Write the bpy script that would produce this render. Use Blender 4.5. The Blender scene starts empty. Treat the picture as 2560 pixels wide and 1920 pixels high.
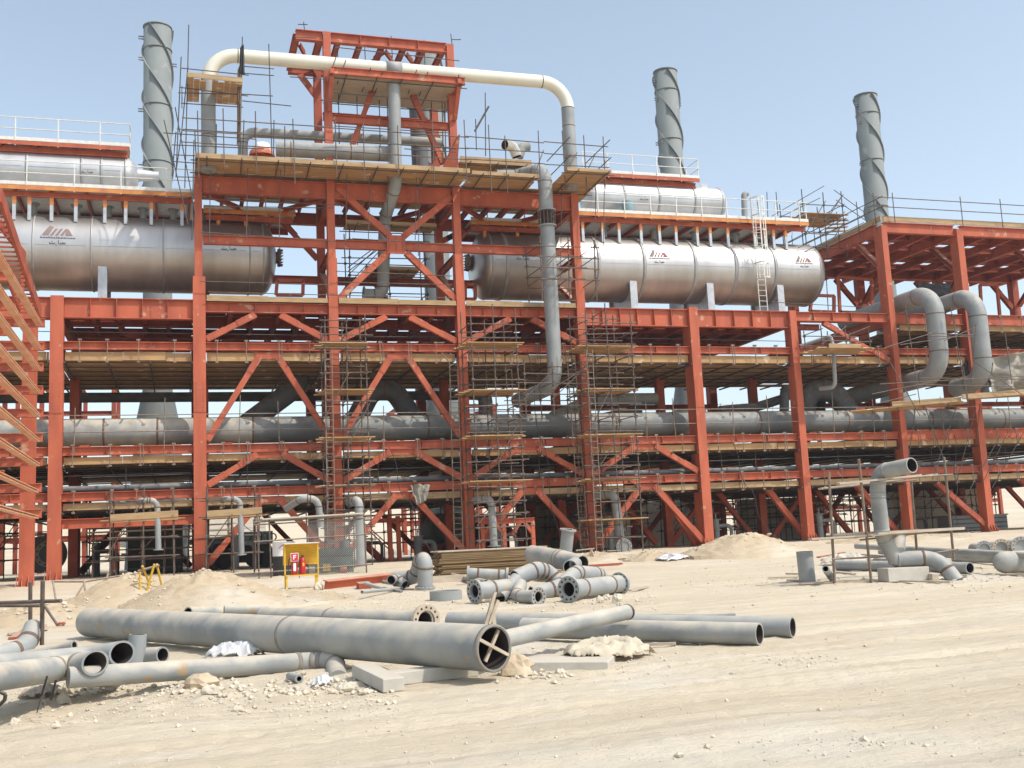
import bpy, math, random
from mathutils import Vector, Matrix, noise
random.seed(7)
scn = bpy.context.scene
V = Vector

# ------------------------------------------------------------------ camera
CF = 2704.46                       # focal length in photo pixels (2560 wide)
EYE = V((0, 0, 1.6))
_y, _p, _r = math.radians(17.339), math.radians(8.186), math.radians(-2.697)
_f = V((math.sin(_y)*math.cos(_p), math.cos(_y)*math.cos(_p), math.sin(_p)))
_r0 = V((math.cos(_y), -math.sin(_y), 0)); _u0 = _r0.cross(_f)
CR = _r0*math.cos(_r) + _u0*math.sin(_r); CU = -_r0*math.sin(_r) + _u0*math.cos(_r)
cam = bpy.data.objects.new('camera', bpy.data.cameras.new('camera'))
scn.collection.objects.link(cam); scn.camera = cam
m = Matrix((CR, CU, -_f)).transposed().to_4x4(); m.translation = EYE
cam.matrix_world = m
cam.data.sensor_width = 36; cam.data.lens = CF/2560*36
cam.data.clip_start = .1; cam.data.clip_end = 6000

# ------------------------------------------------------------------ light
SUN = V((.42, -.46, .80)).normalized()          # direction to the sun
w = bpy.data.worlds.new('World'); scn.world = w; w.use_nodes = True
nt = w.node_tree; bg = nt.nodes['Background']
sky = nt.nodes.new('ShaderNodeTexSky'); sky.sky_type = 'NISHITA'; sky.sun_disc = False
sky.sun_elevation = math.asin(SUN.z); sky.sun_rotation = math.atan2(SUN.x, SUN.y)
sky.air_density = 1.0; sky.dust_density = 1.6; sky.ozone_density = 1.6; sky.altitude = 0
hs = nt.nodes.new('ShaderNodeHueSaturation'); hs.inputs['Saturation'].default_value = .66; hs.inputs['Hue'].default_value = .488; hs.inputs['Value'].default_value = 1.05; nt.links.new(sky.outputs[0], hs.inputs['Color']); nt.links.new(hs.outputs[0], bg.inputs[0]); bg.inputs[1].default_value = .15
sl = bpy.data.lights.new('sun', 'SUN'); sl.energy = 2.3; sl.angle = math.radians(.6); sl.color = (1, .95, .87)
so = bpy.data.objects.new('sun', sl); scn.collection.objects.link(so)
so.rotation_euler = (-SUN).to_track_quat('-Z', 'Y').to_euler(); so.location = (0, 0, 60)
vs = scn.view_settings; vs.view_transform = 'Standard'; vs.look = 'None'; vs.exposure = .58; vs.gamma = 1
scn.render.resolution_x = 1024; scn.render.resolution_y = 768

# ------------------------------------------------------------------ pixel helpers (photo pixels -> points of the place)
def ray(x, y): return CR*((x-1280)/CF) - CU*((y-960)/CF) + _f
def PY(x, y, Y): d = ray(x, y); return EYE + d*(Y/d.y)
def PX(x, y, X): d = ray(x, y); return EYE + d*(X/d.x)
def PZ(x, y, Z): d = ray(x, y); return EYE + d*((Z-EYE.z)/d.z)
def PD(x, y, D): return EYE + ray(x, y)*D
def sm(a, b, t): t = max(0, min(1, (t-a)/(b-a))); return t*t*(3-2*t)
TR = [(9.4, .10, .35, .3, 6), (10.0, .10, .35, .3, 6), (10.9, .16, .5, 1.1, 8), (12.4, .22, .4, 2.0, 7), (13.2, .22, .4, 2.0, 7), (14.5, .30, .9, .4, 9), (17.5, .35, 1.2, 2.2, 8), (19.0, .28, 1.6, .9, 7), (20.8, .28, 1.6, .9, 7), (24.0, -.10, 1.5, 0, 6)]
def gz(X, Y):                      # terrain height
    if Y < 40: h = .0 + .42*max(0, min(1, (Y-12)/23))
    else: h = .42
    h += .40*sm(34, 50, Y)
    e = math.exp
    h -= .16*e(-((Y-13.6)/1.7)**2)*(1-sm(-1.2, .6, X))*sm(-14, -8, X)          # hollow under the left pipes
    h += .06*e(-((Y-11.2)/.8)**2)*(1-sm(-.6, 1.5, X))
    if Y < 70:
        n = noise.fractal(V((X*.35, Y*.35, 3)), .9, 2.1, 5)
        h += .035*n
        h += .03*noise.noise(V((X*.25, (Y-.09*X)*2.6, 9)))*(1-sm(20, 40, Y))    # wheel ruts along the track
        h += .012*noise.noise(V((X*6, Y*6, 1)))*(1-sm(25, 45, Y))
        if 8 < Y < 32:
            for k, (c0, s0, am, ph, wl) in enumerate(TR):
                dd = Y-(c0+s0*X+am*math.sin(X/wl+ph))
                if abs(dd) < .5: h += (-.035*e(-(dd/.11)**2)+.016*e(-((abs(dd)-.22)/.07)**2))*(.7+.5*noise.noise(V((X*.5, k, 3))))*(1+.35*math.sin(X*22))
        rb = e(-((Y-13.2)/2.2)**2)*(1-sm(1.5, 3.0, X))
        h += .05*rb*noise.fractal(V((X*2.2, Y*2.2, 5)), .8, 2.1, 4)
        h += .05*e(-((Y-42)/8)**2)*noise.fractal(V((X*1.1, Y*1.1, 7)), .8, 2.1, 4)
    if Y > 80:
        h += 11*sm(95, 190, Y)*(.8+.35*noise.noise(V((X*.012, Y*.01, 2)))) + .35*noise.fractal(V((X*.08, Y*.08, 4)), .9, 2.1, 5)*sm(80, 110, Y)
    return h
def G(x, y, lift=0):
    d = ray(x, y); t = 4.0
    while t < 300:
        p = EYE + d*t
        if p.z < gz(p.x, p.y)+lift: break
        t += .25 if t < 30 else .6
    lo, hi = t-.6, t
    for i in range(12):
        mid = (lo+hi)/2; p = EYE + d*mid
        if p.z < gz(p.x, p.y)+lift: hi = mid
        else: lo = mid
    return EYE + d*hi
def depth(p): return (p-EYE).dot(_f)
def gnd(p, dz=0): return V((p.x, p.y, gz(p.x, p.y)+dz))

# ------------------------------------------------------------------ materials
def mat(name, base, base2=None, rough=.7, metal=0, scale=1.5, bump=.0, bscale=20, dust=0, dustcol=(.62, .52, .38), streak=None, detail=6, lo=.38, hi=.66, spots=None):
    m = bpy.data.materials.new(name); m.use_nodes = True
    n = m.node_tree.nodes; l = m.node_tree.links; b = n['Principled BSDF']
    b.inputs['Roughness'].default_value = rough; b.inputs['Metallic'].default_value = metal
    tc = n.new('ShaderNodeTexCoord'); mp = n.new('ShaderNodeMapping'); l.new(tc.outputs['Object'], mp.inputs[0])
    if streak: mp.inputs['Scale'].default_value = streak
    t = n.new('ShaderNodeTexNoise'); t.inputs['Scale'].default_value = scale; t.inputs['Detail'].default_value = detail
    l.new(mp.outputs[0], t.inputs[0])
    r = n.new('ShaderNodeMapRange'); r.inputs[1].default_value = lo; r.inputs[2].default_value = hi
    l.new(t.outputs[0], r.inputs[0])
    x = n.new('ShaderNodeMix'); x.data_type = 'RGBA'; x.inputs[6].default_value = (*base, 1)
    x.inputs[7].default_value = (*(base2 or base), 1); l.new(r.outputs[0], x.inputs[0])
    out = x.outputs[2]
    if spots:
        t3 = n.new('ShaderNodeTexNoise'); t3.inputs['Scale'].default_value = spots[1]; t3.inputs['Detail'].default_value = 8
        l.new(tc.outputs['Object'], t3.inputs[0])
        r3 = n.new('ShaderNodeMapRange'); r3.inputs[1].default_value = spots[2]; r3.inputs[2].default_value = spots[2]+.06; l.new(t3.outputs[0], r3.inputs[0])
        x3 = n.new('ShaderNodeMix'); x3.data_type = 'RGBA'; l.new(out, x3.inputs[6]); x3.inputs[7].default_value = (*spots[0], 1)
        l.new(r3.outputs[0], x3.inputs[0]); out = x3.outputs[2]
    if dust:
        g = n.new('ShaderNodeNewGeometry'); s = n.new('ShaderNodeSeparateXYZ'); l.new(g.outputs['Normal'], s.inputs[0])
        t2 = n.new('ShaderNodeTexNoise'); t2.inputs['Scale'].default_value = 3; t2.inputs['Detail'].default_value = 8; l.new(tc.outputs['Object'], t2.inputs[0])
        a = n.new('ShaderNodeMath'); a.operation = 'MULTIPLY_ADD'; l.new(s.outputs[2], a.inputs[0]); a.inputs[1].default_value = .55; l.new(t2.outputs[0], a.inputs[2])
        r2 = n.new('ShaderNodeMapRange'); r2.inputs[1].default_value = .62; r2.inputs[2].default_value = 1.1; r2.inputs[4].default_value = dust; l.new(a.outputs[0], r2.inputs[0])
        x2 = n.new('ShaderNodeMix'); x2.data_type = 'RGBA'; l.new(out, x2.inputs[6]); x2.inputs[7].default_value = (*dustcol, 1)
        l.new(r2.outputs[0], x2.inputs[0]); out = x2.outputs[2]
    l.new(out, b.inputs['Base Color'])
    if bump:
        bt = n.new('ShaderNodeTexNoise'); bt.inputs['Scale'].default_value = bscale; bt.inputs['Detail'].default_value = 6; l.new(mp.outputs[0], bt.inputs[0])
        bn = n.new('ShaderNodeBump'); bn.inputs['Strength'].default_value = bump; bn.inputs['Distance'].default_value = .03
        l.new(bt.outputs[0], bn.inputs['Height']); l.new(bn.outputs[0], b.inputs['Normal'])
    return m
M = {}
M['primer'] = mat('red oxide primer', (.47, .112, .052), (.36, .082, .042), .75, scale=1.6, dust=.45, bump=.08, bscale=6, streak=(1.2, 1.2, .3), spots=((.48, .27, .18), 2.2, .64))
M['beamdust'] = mat('dusty sunlit primer beam', (.58, .27, .15), (.62, .38, .24), .8, scale=1.5, dust=.9, dustcol=(.72, .54, .38))  # cream from dust, base lightened further for the sunlit look
M['primer2'] = mat('darker red oxide primer', (.38, .085, .042), (.28, .058, .03), .8, scale=1.3, dust=.55, bump=.08, bscale=6, spots=((.35, .30, .24), 1.3, .70))  # darker primer, mostly on rear and inner members
M['yellowprimer'] = mat('amber primer', (.62, .26, .06), (.5, .16, .06), .7, scale=2)
M['galv'] = mat('galvanised steel', (.50, .52, .54), (.40, .42, .44), .5, .35, scale=4, dust=.35)
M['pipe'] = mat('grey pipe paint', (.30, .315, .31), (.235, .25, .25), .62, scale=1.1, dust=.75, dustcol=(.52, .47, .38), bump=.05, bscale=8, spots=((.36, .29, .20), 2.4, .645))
M['pipemain'] = mat('main pipe grey with painted shade', (.20, .215, .215), (.15, .165, .165), .6, scale=1.1, dust=.6, dustcol=(.48, .43, .34), bump=.05, bscale=8, spots=((.33, .30, .25), 1.7, .64))  # grey darkened to stand in for dappled shade on the long rack pipe
M['pipelite'] = mat('dusty grey pipe', (.36, .355, .325), (.22, .235, .235), .75, scale=1.3, dust=.95, dustcol=(.56, .49, .38), bump=.12, bscale=12, spots=((.36, .25, .14), 2.6, .655), lo=.36, hi=.64, detail=10)  # blue-grey mottle imitates shaded undersides; dust and brown spots are its own
M['pipedark'] = mat('dark grey pipe', (.12, .125, .13), (.085, .09, .095), .7, scale=1.2, dust=.3)
M['pipein'] = mat('shade darkened rusty bore', (.05, .036, .03), (.03, .022, .02), .9, scale=6)  # bore rust taken nearly black in place of the shade inside pipes
M['seam'] = mat('faint pipe seam', (.27, .24, .20), (.22, .19, .16), .8, scale=12)
M['rocktan'] = mat('tan field rock', (.46, .36, .24), (.56, .46, .33), .95, scale=5, bump=.5, bscale=10)
M['weld'] = mat('weld seam rust', (.13, .085, .06), (.2, .13, .09), .85, scale=12)
M['white'] = mat('ivory pipe paint', (.72, .70, .58), (.66, .64, .55), .5, scale=.8, dust=.3)
M['rail'] = mat('pale handrail paint', (.72, .71, .66), (.6, .58, .52), .6, scale=5)
M['clad'] = mat('brushed aluminium cladding', (.52, .505, .485), (.42, .40, .38), .44, .9, scale=1.2, streak=(1, .25, .25), dust=.4, dustcol=(.50, .45, .37), bump=.03, bscale=3)
M['clad2'] = mat('pale aluminium cladding', (.56, .57, .58), (.48, .485, .49), .5, .6, scale=1.2, dust=.4, dustcol=(.55, .50, .42))
M['cladband'] = mat('dull cladding band', (.42, .42, .41), (.34, .34, .33), .55, .5, scale=2, dust=.3)
M['stack'] = mat('grey stack steel', (.21, .23, .22), (.165, .185, .178), .75, scale=.7, streak=(1, 1, .4), spots=((.26, .27, .26), .8, .62))
M['strake'] = mat('stack strake plate', (.20, .21, .205), (.26, .26, .245), .7, scale=2)
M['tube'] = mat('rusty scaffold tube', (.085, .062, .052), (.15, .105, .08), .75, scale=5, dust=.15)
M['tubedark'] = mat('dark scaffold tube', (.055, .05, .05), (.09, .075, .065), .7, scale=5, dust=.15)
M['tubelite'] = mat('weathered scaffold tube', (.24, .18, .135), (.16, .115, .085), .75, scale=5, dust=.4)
M['ply'] = mat('formwork plywood', (.47, .29, .13), (.35, .21, .10), .8, scale=1.1, streak=(.6, 3, 3), bump=.1, bscale=8, spots=((.62, .48, .3), 1.4, .6), lo=.35, hi=.62)
M['plyend'] = mat('plank edge', (.44, .30, .155), (.33, .225, .12), .8, scale=3, streak=(.5, 3, 3), lo=.35, hi=.62)
M['plyold'] = mat('weathered board', (.40, .33, .25), (.50, .42, .32), .85, scale=2.5, streak=(.5, 4, 4), bump=.15)
M['plystack'] = mat('stacked board edge', (.27, .175, .08), (.16, .10, .045), .85, scale=3, streak=(.4, 2, 9), bump=.2, bscale=14, lo=.35, hi=.62)
M['concrete'] = mat('concrete block', (.52, .49, .43), (.44, .41, .35), .9, scale=3, bump=.25, bscale=14, dust=.5)
M['rock'] = mat('limestone rock', (.62, .55, .43), (.48, .42, .33), .95, scale=6, bump=.5, bscale=12)
M['cloth'] = mat('pale burlap', (.56, .49, .37), (.48, .42, .32), .95, scale=8, bump=.2, bscale=30)
M['tarp'] = mat('grey brown tarpaulin', (.34, .31, .26), (.26, .24, .20), .8, scale=2, bump=.2, bscale=6)
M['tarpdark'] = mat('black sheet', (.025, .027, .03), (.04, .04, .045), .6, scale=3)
M['foil'] = mat('crumpled plastic foil', (.70, .70, .70), (.58, .56, .53), .4, .25, scale=6, bump=.3, bscale=5)
M['yellow'] = mat('yellow paint', (.72, .45, .03), (.62, .38, .03), .5, scale=6, dust=.3)
M['red'] = mat('red gloss paint', (.50, .02, .02), (.42, .02, .02), .35, scale=6)
M['signw'] = mat('white sign paint', (.8, .8, .8), None, .5)
M['signr'] = mat('red sign paint', (.55, .03, .035), None, .5)
M['black'] = mat('black rubber', (.02, .02, .02), (.03, .03, .03), .6, scale=5)
M['bluegrey'] = mat('blue grey machine paint', (.20, .33, .36), (.16, .26, .29), .5, scale=3, dust=.3)
M['machine'] = mat('teal machine paint', (.055, .10, .095), (.04, .07, .07), .6, scale=3, dust=.3)
M['machdark'] = mat('dark machine steel', (.03, .03, .03), (.05, .045, .04), .7, scale=3, dust=.3)
M['logogrey'] = mat('grey emblem ink', (.16, .13, .13), None, .6)
M['logored'] = mat('dark red emblem ink', (.24, .05, .055), None, .6)
M['logofade'] = mat('faded brown emblem ink', (.24, .17, .16), None, .6)
M['ink'] = mat('black lettering ink', (.05, .05, .055), None, .6)
M['mesh'] = mat('galvanised wire mesh', (.42, .40, .36), (.34, .32, .3), .6, .3, scale=5)
M['wall'] = mat('pale block wall', (.55, .50, .42), (.48, .44, .37), .9, scale=1)
# sand: several scales of mottling plus fine bump
def sandmat(name, c1, c2, c3, bs=1.0):
    m = bpy.data.materials.new(name); m.use_nodes = True; n = m.node_tree.nodes; l = m.node_tree.links; b = n['Principled BSDF']
    b.inputs['Roughness'].default_value = .95; b.inputs['Specular IOR Level'].default_value = .15
    tc = n.new('ShaderNodeTexCoord'); mp = n.new('ShaderNodeMapping'); mp.inputs['Scale'].default_value = (.45, 1.6, 1); mp.inputs['Rotation'].default_value = (0, 0, -.12)
    l.new(tc.outputs['Object'], mp.inputs[0])
    def nz(sc, src, det=8, ro=.6): t = n.new('ShaderNodeTexNoise'); t.inputs['Scale'].default_value = sc; t.inputs['Detail'].default_value = det; t.inputs['Roughness'].default_value = ro; l.new(src, t.inputs[0]); return t.outputs[0]
    def mr(v, a, c, o=1): r = n.new('ShaderNodeMapRange'); r.inputs[1].default_value = a; r.inputs[2].default_value = c; r.inputs[4].default_value = o; l.new(v, r.inputs[0]); return r.outputs[0]
    def mx(f, a, c): x = n.new('ShaderNodeMix'); x.data_type = 'RGBA'; l.new(f, x.inputs[0]); (l.new(a, x.inputs[6]) if not isinstance(a, tuple) else setattr(x.inputs[6], 'default_value', (*a, 1))); x.inputs[7].default_value = (*c, 1); return x.outputs[2]
    a = mx(mr(nz(.35, mp.outputs[0]), .38, .62), c1, c2)
    a = mx(mr(nz(1.1, mp.outputs[0]), .55, .72, .5), a, c3)
    mp2 = n.new('ShaderNodeMapping'); mp2.inputs['Scale'].default_value = (.10, 2.4, 1); mp2.inputs['Rotation'].default_value = (0, 0, -.16); l.new(tc.outputs['Object'], mp2.inputs[0])
    a = mx(mr(nz(1.3, mp2.outputs[0], 6, .65), .54, .64, .45), a, (.50, .415, .31))
    a = mx(mr(nz(9, tc.outputs['Object'], 10, .75), .60, .70, .35), a, (.30, .25, .18))
    a = mx(mr(nz(.16, tc.outputs['Object'], 4), .56, .66, .35), a, (.72, .68, .60))
    l.new(a, b.inputs['Base Color'])
    h1 = nz(4*bs, mp.outputs[0], 12, .7); h2 = nz(22*bs, tc.outputs['Object'], 8, .7)
    ad = n.new('ShaderNodeMath'); ad.operation = 'MULTIPLY_ADD'; l.new(h2, ad.inputs[0]); ad.inputs[1].default_value = .35; l.new(h1, ad.inputs[2])
    bn = n.new('ShaderNodeBump'); bn.inputs['Strength'].default_value = .8; bn.inputs['Distance'].default_value = .08; l.new(ad.outputs[0], bn.inputs['Height']); l.new(bn.outputs[0], b.inputs['Normal'])
    return m
M['sand'] = sandmat('pale desert sand', (.65, .56, .42), (.60, .50, .36), (.68, .625, .54))
M['mound'] = sandmat('loose excavated sand', (.58, .47, .32), (.52, .41, .27), (.60, .52, .40), 1.6)

# ------------------------------------------------------------------ mesh builder
class MB:
    def __init__(s): s.v = []; s.f = []; s.sm = []; s.mi = []; s.m = 0; s.cuts = []; s.g = 0
    def add(s, vs, fs, smooth=False):
        o = len(s.v)
        if not s.g: s.cuts.append((o, len(s.f)))
        s.v += [tuple(v) for v in vs]
        for f in fs: s.f.append([i+o for i in f]); s.sm.append(smooth); s.mi.append(s.m)
    def hexa(s, a, b):   # two quads
        s.add(list(a)+list(b), [(3, 2, 1, 0), (4, 5, 6, 7), (0, 1, 5, 4), (1, 2, 6, 5), (2, 3, 7, 6), (3, 0, 4, 7)])
    def bar(s, p0, p1, w, h, up=V((0, 0, 1)), off=(0, 0)):   # w sideways, h along up
        d = (p1-p0).normalized(); side = d.cross(up)
        if side.length < 1e-4: side = d.cross(V((0, 1, 0)))
        side.normalize(); u = side.cross(d)
        c = side*off[0]+u*off[1]; q = lambda p: [p+c+side*(w/2*i)+u*(h/2*j) for i, j in ((-1, -1), (1, -1), (1, 1), (-1, 1))]
        s.hexa(q(p0), q(p1))
    def box(s, x0, x1, y0, y1, z0, z1):
        s.hexa([V((x0, y0, z0)), V((x1, y0, z0)), V((x1, y1, z0)), V((x0, y1, z0))], [V((x0, y0, z1)), V((x1, y0, z1)), V((x1, y1, z1)), V((x0, y1, z1))])
    def ibeam(s, p0, p1, h, w, up=V((0, 0, 1)), tf=.03, tw=.02, stiff=0):
        s.cuts.append((len(s.v), len(s.f))); s.g = 1
        s.bar(p0, p1, w, tf, up, (0, h/2-tf/2)); s.bar(p0, p1, w, tf, up, (0, -h/2+tf/2)); s.bar(p0, p1, tw, h-2*tf, up)
        if stiff:
            L = (p1-p0).length; n = max(1, int(L/stiff)); d = (p1-p0)/L
            for i in range(1, n+1):
                c = p0+d*(L*i/(n+1)); s.bar(c-d*.01, c+d*.01, w-.01, h-2*tf-.004, up)
        s.g = 0
    def tube(s, p0, p1, r, n=7, cap=True, r1=None):
        d = (p1-p0).normalized(); a = d.cross(V((0, 0, 1)))
        if a.length < .05: a = d.cross(V((1, 0, 0)))
        a.normalize(); b = d.cross(a); r1 = r if r1 is None else r1
        vs = [p+a*(rr*math.cos(2*math.pi*i/n))+b*(rr*math.sin(2*math.pi*i/n)) for p, rr in ((p0, r), (p1, r1)) for i in range(n)]
        s.add(vs, [(i, (i+1) % n, n+(i+1) % n, n+i) for i in range(n)], True)
        if cap: s.add(vs, [list(range(n-1, -1, -1)), list(range(n, 2*n))])
    def lathe(s, c, d, prof, n=32, close=False, smooth=True):   # prof: (t along d, radius)
        d = d.normalized(); a = d.cross(V((0, 0, 1)))
        if a.length < .05: a = V((1, 0, 0))-d*d.x
        a.normalize(); b = d.cross(a); vs = []; fs = []
        for t, r in prof:
            for i in range(n): vs.append(c+d*t+a*(r*math.cos(2*math.pi*i/n))+b*(r*math.sin(2*math.pi*i/n)))
        k = len(prof)
        for j in range(k-1+(1 if close else 0)):
            j2 = (j+1) % k
            for i in range(n): fs.append((j*n+i, j*n+(i+1) % n, j2*n+(i+1) % n, j2*n+i))
        s.add(vs, fs, smooth)
        return a, b
    def build(s, name, m, parent=None, label=None):
        if name in SPLIT and parent and len(s.cuts) > 1:      # one mesh per member
            c = s.cuts+[(len(s.v), len(s.f))]
            for (v0, f0), (v1, f1) in zip(c, c[1:]):
                q = MB(); q.v = s.v[v0:v1]; q.f = [[i-v0 for i in f] for f in s.f[f0:f1]]; q.sm = s.sm[f0:f1]; q.mi = s.mi[f0:f1]; o = q.build(name, m, parent, label)
            return o
        me = bpy.data.meshes.new(name)
        off = wloc(parent) if parent else V((0, 0, 0))
        if not parent:
            xs = [v[0] for v in s.v]; ys = [v[1] for v in s.v]; zs = [v[2] for v in s.v]
            off = V(((min(xs)+max(xs))/2, (min(ys)+max(ys))/2, min(zs)))
        me.from_pydata([(v[0]-off.x, v[1]-off.y, v[2]-off.z) for v in s.v], [], s.f)
        me.polygons.foreach_set('use_smooth', s.sm)
        ml = m if isinstance(m, (list, tuple)) else [m]
        for q in ml: me.materials.append(M[q] if isinstance(q, str) else q)
        if len(ml) > 1: me.polygons.foreach_set('material_index', s.mi)
        me.update()
        o = bpy.data.objects.new(name, me); scn.collection.objects.link(o)
        if parent: o.parent = parent
        else: o.location = off
        WL[o.name] = off
        if label: o['label'] = label
        return o
WL = {}
SPLIT = {'link_beam', 'tower_beam', 'cross_beam', 'tier_stub', 'floor_joist', 'deck_joist', 'edge_board', 'roof_board', 'rear_beam', 'saddle_', 'joist', 'bearer', 'beam', 'leg', 'post', 'board', 'board_', 'wheel', 'knob'}
def wloc(o): return WL[o.name]
def thing(name, label, cat, loc, group=None):
    o = bpy.data.objects.new(name, None); scn.collection.objects.link(o); o.location = loc; WL[o.name] = V(loc); o.empty_display_size = .3
    o['label'] = label; o['category'] = cat
    if group: o['group'] = group
    return o
def solo(mb, name, m, label, cat, group=None):
    o = mb.build(name, m); o['label'] = label; o['category'] = cat
    if group: o['group'] = group
    return o
def fillet(pts, R, seg=8):
    out = [pts[0]]; marks = []
    for i in range(1, len(pts)-1):
        a, b, c = pts[i-1], pts[i], pts[i+1]
        u = (a-b).normalized(); v = (c-b).normalized(); ang = u.angle(v)
        if ang > 3.1: out.append(b); continue
        rr = R[i-1] if isinstance(R, (list, tuple)) else R
        t = rr/math.tan(ang/2); t = min(t, (a-b).length*.499, (c-b).length*.499); rr = t*math.tan(ang/2)
        cen = b+(u+v).normalized()*(rr/math.sin(ang/2))
        s0 = b+u*t-cen; s1 = b+v*t-cen; tot = math.pi-ang; ax = s0.cross(s1).normalized()
        k = max(3, int(seg*tot/1.57))
        marks += [(b+u*t, u), (b+v*t, v)]
        for j in range(k+1): out.append(cen+Matrix.Rotation(tot*j/k, 3, ax) @ s0)
    out.append(pts[-1]); return out, marks
def sweep(mb, pts, r, n=20, hollow=0, cap=True, wob=0):
    tan = []
    for i in range(len(pts)):
        a = pts[max(0, i-1)]; b = pts[min(len(pts)-1, i+1)]; tan.append((b-a).normalized())
    u = tan[0].cross(V((0, 0, 1)))
    if u.length < .05: u = V((1, 0, 0))-tan[0]*tan[0].x
    u.normalize(); rings = []
    for i, p in enumerate(pts):
        u = (u-tan[i]*u.dot(tan[i])).normalized(); w_ = tan[i].cross(u)
        rings.append((p, u.copy(), w_))
    def put(rad, flip, mi):
        vs = [p+a*(rad*math.cos(2*math.pi*k/n))+b*(rad*math.sin(2*math.pi*k/n)) for p, a, b in rings for k in range(n)]
        fs = [((j*n+k), (j*n+(k+1) % n), ((j+1)*n+(k+1) % n), ((j+1)*n+k)) for j in range(len(rings)-1) for k in range(n)]
        if flip: fs = [f[::-1] for f in fs]
        mb.m = mi; mb.add(vs, fs, True); return vs
    o = put(r, False, 0)
    if hollow:
        i_ = put(r-hollow, True, 1); mb.m = 0
        for e in (0, len(rings)-1):
            vs = o[e*n:(e+1)*n]+i_[e*n:(e+1)*n]; fs = [(k, (k+1) % n, n+(k+1) % n, n+k) for k in range(n)]
            mb.add(vs, fs)
    elif cap:
        mb.m = 0; L = len(rings)-1
        mb.add(o[:n], [list(range(n-1, -1, -1))]); mb.add(o[L*n:], [list(range(n))])
    mb.m = 0
def flange(parent, c, d, r, t=.05, bolts=0, m='pipe', inner=None, name='flange'):
    mb = MB(); d = d.normalized(); ri = inner or r*.66
    a, b = mb.lathe(c, d, [(-t/2, ri), (-t/2, r), (t/2, r), (t/2, ri)], 28, True, False)
    if bolts:
        mb.m = 1
        for k in range(bolts):
            q = 2*math.pi*(k+.5)/bolts; p = c+a*((r+ri)/2*math.cos(q))+b*((r+ri)/2*math.sin(q))
            mb.tube(p-d*(t/2+.004), p+d*(t/2+.004), (r-ri)*.2, 8)
    return mb.build(name, [m, 'pipein'], parent)
def pipe(name, label, pts, r, m='pipe', R=None, open_=False, weld=True, cat='pipe', group=None, parent=None, seg=8, n=20, welds=(), wm=None, cut=None):
    p, marks = fillet(pts, r*2.6 if R is None else R, seg)
    wm = wm or ('seam' if m == 'pipelite' else 'weld')
    mb = MB(); sweep(mb, p, r, n, .02+r*.03 if open_ else 0)
    if cut:                                   # mitred far end
        ax = (p[-1]-p[-2]).normalized(); L_ = (p[-1]-p[-2]).length
        for i, v in enumerate(mb.v):
            v = V(v); q = v-p[-1]; al = q.dot(ax)
            if abs(al) < .004: w_ = q-ax*al; t_ = -w_.dot(cut)/ax.dot(cut); mb.v[i] = tuple(p[-1]+w_+ax*max(-L_*.8, min(L_*.8, t_)))
    ms = [m, 'pipein']
    if parent: root = parent
    else:
        mid = pts[len(pts)//2]; root = thing(name, label, cat, (pts[0].x, pts[0].y, min(q.z for q in pts)-r), group)
    mb.build('pipe_run' if not parent else name, ms if open_ else m, root)
    if weld:
        for q, d in list(marks)+[(pts[0].lerp(pts[-1], t), pts[-1]-pts[0]) for t in welds]:
            w_ = MB(); w_.lathe(q, d, [(-.035, r-.01), (-.028, r+.007), (.028, r+.007), (.035, r-.01)], n); w_.build('weld_seam', wm, root)
    return root
def copy_tree(o, parent=None):
    c = o.copy(); scn.collection.objects.link(c)
    if parent: c.parent = parent
    for ch in [x for x in bpy.data.objects if x.parent == o]: copy_tree(ch, c)
    return c
# ------------------------------------------------------------------ ground
def ground():
    ts = []; t = 15.0
    while t < 75: ts.append(t); t += .07+max(0, (t-24))*.011
    while t < 1700: ts.append(t); t *= 1.07
    an = []; a = -62.0
    while a < 75:
        an.append(math.radians(a)); a += .14 if -12 < a < 36 else 2.2
    vs = []; fs = []; n = len(an)
    for t in ts:
        for a in an:
            x = t*math.tan(a) if abs(a) < 1.4 else 0
            y = t-12; vs.append((x, y, gz(x, y)))
    for j in range(len(ts)-1):
        for i in range(n-1): fs.append((j*n+i, j*n+i+1, (j+1)*n+i+1, (j+1)*n+i))
    b = MB(); b.add(vs, fs, True)
    # strip behind the camera so that the sheet has no near edge
    b.add([(-200, -200, 0), (300, -200, 0), (15*math.tan(an[-1]), 3, 0), (15*math.tan(an[0]), 3, 0), ], [(0, 1, 2, 3)])
    o = b.build('ground', 'sand'); o['kind'] = 'structure'
ground()
MV = []
def mound(c, rx, ry, h, seed, label, name='sand_mound', n=44, rough=.10, m='mound'):
    b = MB(); vs = []; fs = []; N = n*2
    for j in range(n+1):
        q = j/n
        for i in range(N):
            a = 2*math.pi*i/N; x = c.x+rx*1.15*q*math.cos(a); y = c.y+ry*1.15*q*math.sin(a)
            nn = noise.fractal(V((x*1.3, y*1.3, seed)), .9, 2.0, 6)
            f = max(0, 1-q**1.25-.12*nn*q); z = h*f*(1+.22*nn)+.045*noise.fractal(V((x*4, y*4, seed+4)), .7, 2.1, 5)*min(1, 4*f)
            vs.append((x, y, gz(x, y)+z-(.10 if q > .9 else 0)))
            if .05 < q < .85: MV.append(V(vs[-1]))
    for j in range(n):
        for i in range(N): fs.append((j*N+i, j*N+(i+1) % N, (j+1)*N+(i+1) % N, (j+1)*N+i))
    b.add(vs, fs, True); return solo(b, name, m, label, 'sand pile')

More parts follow.
